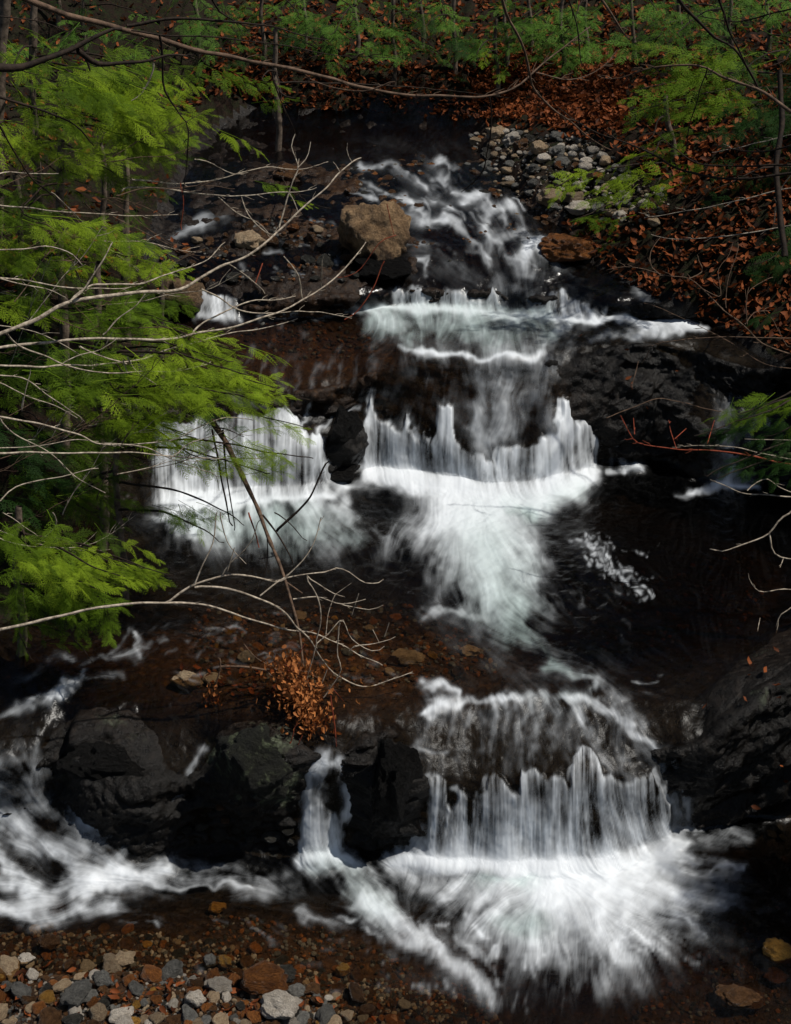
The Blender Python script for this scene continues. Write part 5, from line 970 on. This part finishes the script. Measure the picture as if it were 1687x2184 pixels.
tree('young hemlock behind the bare shrub with layered green boughs', (130, 900), 10.6, 300, .045, [
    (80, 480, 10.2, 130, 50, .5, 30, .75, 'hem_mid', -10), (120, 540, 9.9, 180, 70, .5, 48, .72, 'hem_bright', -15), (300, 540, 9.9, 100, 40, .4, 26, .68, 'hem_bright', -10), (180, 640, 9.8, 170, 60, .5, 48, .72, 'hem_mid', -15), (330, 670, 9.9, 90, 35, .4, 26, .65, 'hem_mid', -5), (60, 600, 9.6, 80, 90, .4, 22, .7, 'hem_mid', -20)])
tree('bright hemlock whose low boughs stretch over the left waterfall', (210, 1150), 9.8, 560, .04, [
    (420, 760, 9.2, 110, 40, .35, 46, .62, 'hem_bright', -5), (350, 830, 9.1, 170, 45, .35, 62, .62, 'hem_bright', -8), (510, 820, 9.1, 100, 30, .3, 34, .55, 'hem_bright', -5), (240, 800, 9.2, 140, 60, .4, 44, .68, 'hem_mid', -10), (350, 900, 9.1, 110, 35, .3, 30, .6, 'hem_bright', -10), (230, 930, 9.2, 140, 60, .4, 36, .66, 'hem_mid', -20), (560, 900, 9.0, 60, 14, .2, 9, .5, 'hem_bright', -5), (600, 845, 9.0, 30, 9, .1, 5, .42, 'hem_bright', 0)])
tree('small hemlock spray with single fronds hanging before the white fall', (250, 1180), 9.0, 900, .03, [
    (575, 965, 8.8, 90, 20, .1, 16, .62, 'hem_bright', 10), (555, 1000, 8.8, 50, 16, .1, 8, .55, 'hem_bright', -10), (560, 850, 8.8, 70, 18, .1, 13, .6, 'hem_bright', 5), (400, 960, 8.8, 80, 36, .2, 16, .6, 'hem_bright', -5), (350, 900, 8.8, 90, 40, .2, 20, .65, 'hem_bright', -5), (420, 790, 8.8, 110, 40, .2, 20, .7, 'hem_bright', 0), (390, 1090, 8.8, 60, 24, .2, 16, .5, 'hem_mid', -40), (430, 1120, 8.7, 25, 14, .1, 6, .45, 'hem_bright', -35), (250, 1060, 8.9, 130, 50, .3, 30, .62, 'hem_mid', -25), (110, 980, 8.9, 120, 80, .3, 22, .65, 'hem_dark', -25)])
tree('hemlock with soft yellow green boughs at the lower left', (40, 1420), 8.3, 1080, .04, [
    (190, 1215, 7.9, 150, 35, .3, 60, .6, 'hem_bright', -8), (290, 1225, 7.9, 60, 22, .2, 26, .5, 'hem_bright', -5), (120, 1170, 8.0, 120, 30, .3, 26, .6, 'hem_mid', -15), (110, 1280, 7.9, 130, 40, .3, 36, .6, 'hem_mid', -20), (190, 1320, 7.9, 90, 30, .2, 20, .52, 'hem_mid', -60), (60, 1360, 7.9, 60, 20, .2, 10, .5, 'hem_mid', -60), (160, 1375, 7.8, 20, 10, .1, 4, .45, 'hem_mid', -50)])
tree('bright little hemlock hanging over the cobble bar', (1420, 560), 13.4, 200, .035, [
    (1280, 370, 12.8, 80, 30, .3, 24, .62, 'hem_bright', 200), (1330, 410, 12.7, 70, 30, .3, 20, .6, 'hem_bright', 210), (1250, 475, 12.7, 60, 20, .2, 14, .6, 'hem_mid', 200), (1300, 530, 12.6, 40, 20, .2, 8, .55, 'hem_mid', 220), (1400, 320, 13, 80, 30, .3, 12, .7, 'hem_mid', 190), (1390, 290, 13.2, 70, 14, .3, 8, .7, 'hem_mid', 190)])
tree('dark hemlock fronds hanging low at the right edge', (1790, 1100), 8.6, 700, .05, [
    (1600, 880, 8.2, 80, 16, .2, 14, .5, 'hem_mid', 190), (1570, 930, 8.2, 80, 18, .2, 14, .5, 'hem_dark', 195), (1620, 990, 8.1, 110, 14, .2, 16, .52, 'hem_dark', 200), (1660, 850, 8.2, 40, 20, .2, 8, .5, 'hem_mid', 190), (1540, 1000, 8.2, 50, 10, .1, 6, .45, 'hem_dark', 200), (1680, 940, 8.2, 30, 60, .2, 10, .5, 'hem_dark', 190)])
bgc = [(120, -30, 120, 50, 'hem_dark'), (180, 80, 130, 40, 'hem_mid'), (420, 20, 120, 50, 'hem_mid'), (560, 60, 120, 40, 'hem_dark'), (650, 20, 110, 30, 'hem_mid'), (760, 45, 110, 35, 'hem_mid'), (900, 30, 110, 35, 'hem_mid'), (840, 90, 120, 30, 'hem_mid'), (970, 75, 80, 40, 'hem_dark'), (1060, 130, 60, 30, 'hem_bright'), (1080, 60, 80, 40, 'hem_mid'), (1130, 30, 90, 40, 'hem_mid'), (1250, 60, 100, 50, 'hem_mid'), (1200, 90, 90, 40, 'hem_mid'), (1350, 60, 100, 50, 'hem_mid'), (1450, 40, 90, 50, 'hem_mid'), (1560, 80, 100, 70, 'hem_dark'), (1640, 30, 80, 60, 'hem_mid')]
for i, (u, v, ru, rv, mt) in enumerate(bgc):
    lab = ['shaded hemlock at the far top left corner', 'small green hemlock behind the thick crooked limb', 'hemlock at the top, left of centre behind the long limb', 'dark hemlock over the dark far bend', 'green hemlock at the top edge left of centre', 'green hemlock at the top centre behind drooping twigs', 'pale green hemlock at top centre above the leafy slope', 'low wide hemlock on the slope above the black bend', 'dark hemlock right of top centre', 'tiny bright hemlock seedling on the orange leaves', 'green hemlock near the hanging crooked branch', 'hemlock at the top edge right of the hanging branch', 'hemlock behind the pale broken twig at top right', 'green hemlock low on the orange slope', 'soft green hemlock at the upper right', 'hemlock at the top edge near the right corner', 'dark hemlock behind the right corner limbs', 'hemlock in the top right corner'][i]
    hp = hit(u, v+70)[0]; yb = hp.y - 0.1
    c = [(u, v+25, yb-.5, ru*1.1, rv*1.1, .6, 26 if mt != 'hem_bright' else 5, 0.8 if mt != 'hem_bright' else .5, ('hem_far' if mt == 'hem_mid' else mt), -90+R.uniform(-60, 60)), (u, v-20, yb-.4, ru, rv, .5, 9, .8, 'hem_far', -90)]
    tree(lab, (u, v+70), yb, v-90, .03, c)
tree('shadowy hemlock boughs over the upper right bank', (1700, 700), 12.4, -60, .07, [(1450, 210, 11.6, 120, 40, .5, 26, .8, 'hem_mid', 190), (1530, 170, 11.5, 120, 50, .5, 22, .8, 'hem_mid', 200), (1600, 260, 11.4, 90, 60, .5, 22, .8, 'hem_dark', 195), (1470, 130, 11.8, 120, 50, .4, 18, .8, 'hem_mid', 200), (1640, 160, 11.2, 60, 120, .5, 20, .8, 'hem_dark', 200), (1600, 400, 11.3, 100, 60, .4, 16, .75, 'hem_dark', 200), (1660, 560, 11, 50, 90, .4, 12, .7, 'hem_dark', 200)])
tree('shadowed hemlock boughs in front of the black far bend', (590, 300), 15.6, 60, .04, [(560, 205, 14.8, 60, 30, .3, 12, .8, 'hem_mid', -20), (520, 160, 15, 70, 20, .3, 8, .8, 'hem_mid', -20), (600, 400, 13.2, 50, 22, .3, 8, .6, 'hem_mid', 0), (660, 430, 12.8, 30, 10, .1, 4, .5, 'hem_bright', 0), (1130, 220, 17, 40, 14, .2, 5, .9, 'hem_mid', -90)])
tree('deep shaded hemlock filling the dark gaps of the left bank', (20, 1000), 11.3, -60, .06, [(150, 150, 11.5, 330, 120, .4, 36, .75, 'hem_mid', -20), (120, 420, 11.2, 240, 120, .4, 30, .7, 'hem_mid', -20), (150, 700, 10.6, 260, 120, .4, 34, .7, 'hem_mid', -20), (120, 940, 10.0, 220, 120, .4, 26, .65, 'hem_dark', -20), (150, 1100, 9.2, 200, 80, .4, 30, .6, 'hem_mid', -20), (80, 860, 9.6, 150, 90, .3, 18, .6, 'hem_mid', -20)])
rt = random.Random(5)
for i in range(13):
    x_ = -13 + i*2.2 + rt.uniform(-.6, .6); y_ = rt.uniform(24, 30); zb = ground_z(x_*.6, min(y_, 33)) ; hh = rt.uniform(13, 18); b = Vector((x_, y_, zb-.1))
    t = thing('hemlock_tree', 'tall dark hemlock in the forest beyond the crest of the slope', 'hemlock', b, 'tall hemlocks beyond the slope')
    V, q, _ = tube([b, b+Vector((.1, 0, hh*.5)), b+Vector((0, 0, hh))], .22, .04, 8, .01); o = link('trunk', mesh_np('trunk', V, q, True), t, M['trunk']); o.location = -b
    for k in range(34):
        e_ = rt.random()**.9; a = rt.uniform(0, 6.28); rr_ = (1-e_)*2.4+.5; o = bpy.data.objects.new('bough', rt.choice(BGH[('hem_dark', True)])); COL.objects.link(o); o.parent = t
        sc_ = rt.uniform(2.6, 4.4)*(1.1-.5*e_); o.scale = (sc_,)*3; o.rotation_euler = Euler((rt.gauss(0, .4), rt.uniform(.1, .6), a), 'XYZ'); o.location = (math.cos(a)*rr_*.3, math.sin(a)*rr_*.3, hh*(.12+.88*e_))
for i, (x_, y_, r_, lab) in enumerate([(4.9, 6.4, .12, 'unseen hemlock added just beyond the right edge for its shade'), (5.3, 8.3, .14, 'unseen hemlock added for shade on the right bank beside the lower fall'), (5.9, 10.3, .13, 'unseen hemlock added for shade on the right bank beside the dark pool'), (6.6, 12.4, .15, 'unseen hemlock added for shade on the right bank level with the upper fall'), (7.4, 14.6, .15, 'unseen hemlock added for shade on the right bank behind the leaf covered slope')]):  # row out of view, added so its shadow darkens the right edge
    zb = ground_z(x_, y_); b = Vector((x_, y_, zb-.1)); t = thing('hemlock_tree', lab, 'hemlock', b, 'unseen hemlocks added to shade the right bank')
    V, q, _ = tube([b, b+Vector((.05, 0, 2.4)), b+Vector((0, 0, 5.2))], r_, .03, 8, .01); o = link('trunk', mesh_np('trunk', V, q, True), t, M['trunk']); o.location = -b
    for k in range(85):
        e_ = rt.random(); a = rt.uniform(0, 6.28); rr_ = (1-e_)*.7+.25; o = bpy.data.objects.new('bough', rt.choice(BGH[('hem_dark', True)])); COL.objects.link(o); o.parent = t
        sc_ = rt.uniform(1.3, 2.0)*(1.1-.5*e_); o.scale = (sc_,)*3; o.rotation_euler = Euler((rt.gauss(0, .3), rt.uniform(.05, .4), a), 'XYZ'); o.location = (math.cos(a)*rr_, math.sin(a)*rr_, 1.6+3.4*e_)
# thin bare stems on the left bank
for i, (u, v0_, v1_, y, r, lab) in enumerate([(60, 170, 470, 10.9, .022, 'slim grey stem left of the bright hemlock'), (218, 300, 520, 12.2, .03, 'dark stem behind the bright hemlock'), (265, 310, 480, 12.4, .03, 'brown stem right of the dark stem on the left bank'), (30, 370, 520, 11.2, .03, 'dark stem near the left edge among the boughs'), (255, 470, 560, 11.6, .045, 'leaning brown stem by the tan boulder'), (330, 560, 660, 11.2, .03, 'short leaning stem touching the tan boulder')]):
    b = at_y(u, v1_, y); gz = ground_z(b.x, b.y); b2 = Vector((b.x, b.y, min(gz-.03, b.z))); tp = at_y(u+R.uniform(-18, 18), v0_, y)
    V, q, _ = tube([b2, b2.lerp(tp, .4), b2.lerp(tp, .75)+Vector((.02, 0, 0)), tp], r, r*.7, 7, .01); o = link('sapling', mesh_np('sapling', V-np.array(b2), q, True), None, M['trunk']); o.location = b2; tag(o, lab, 'stem')
print('done')
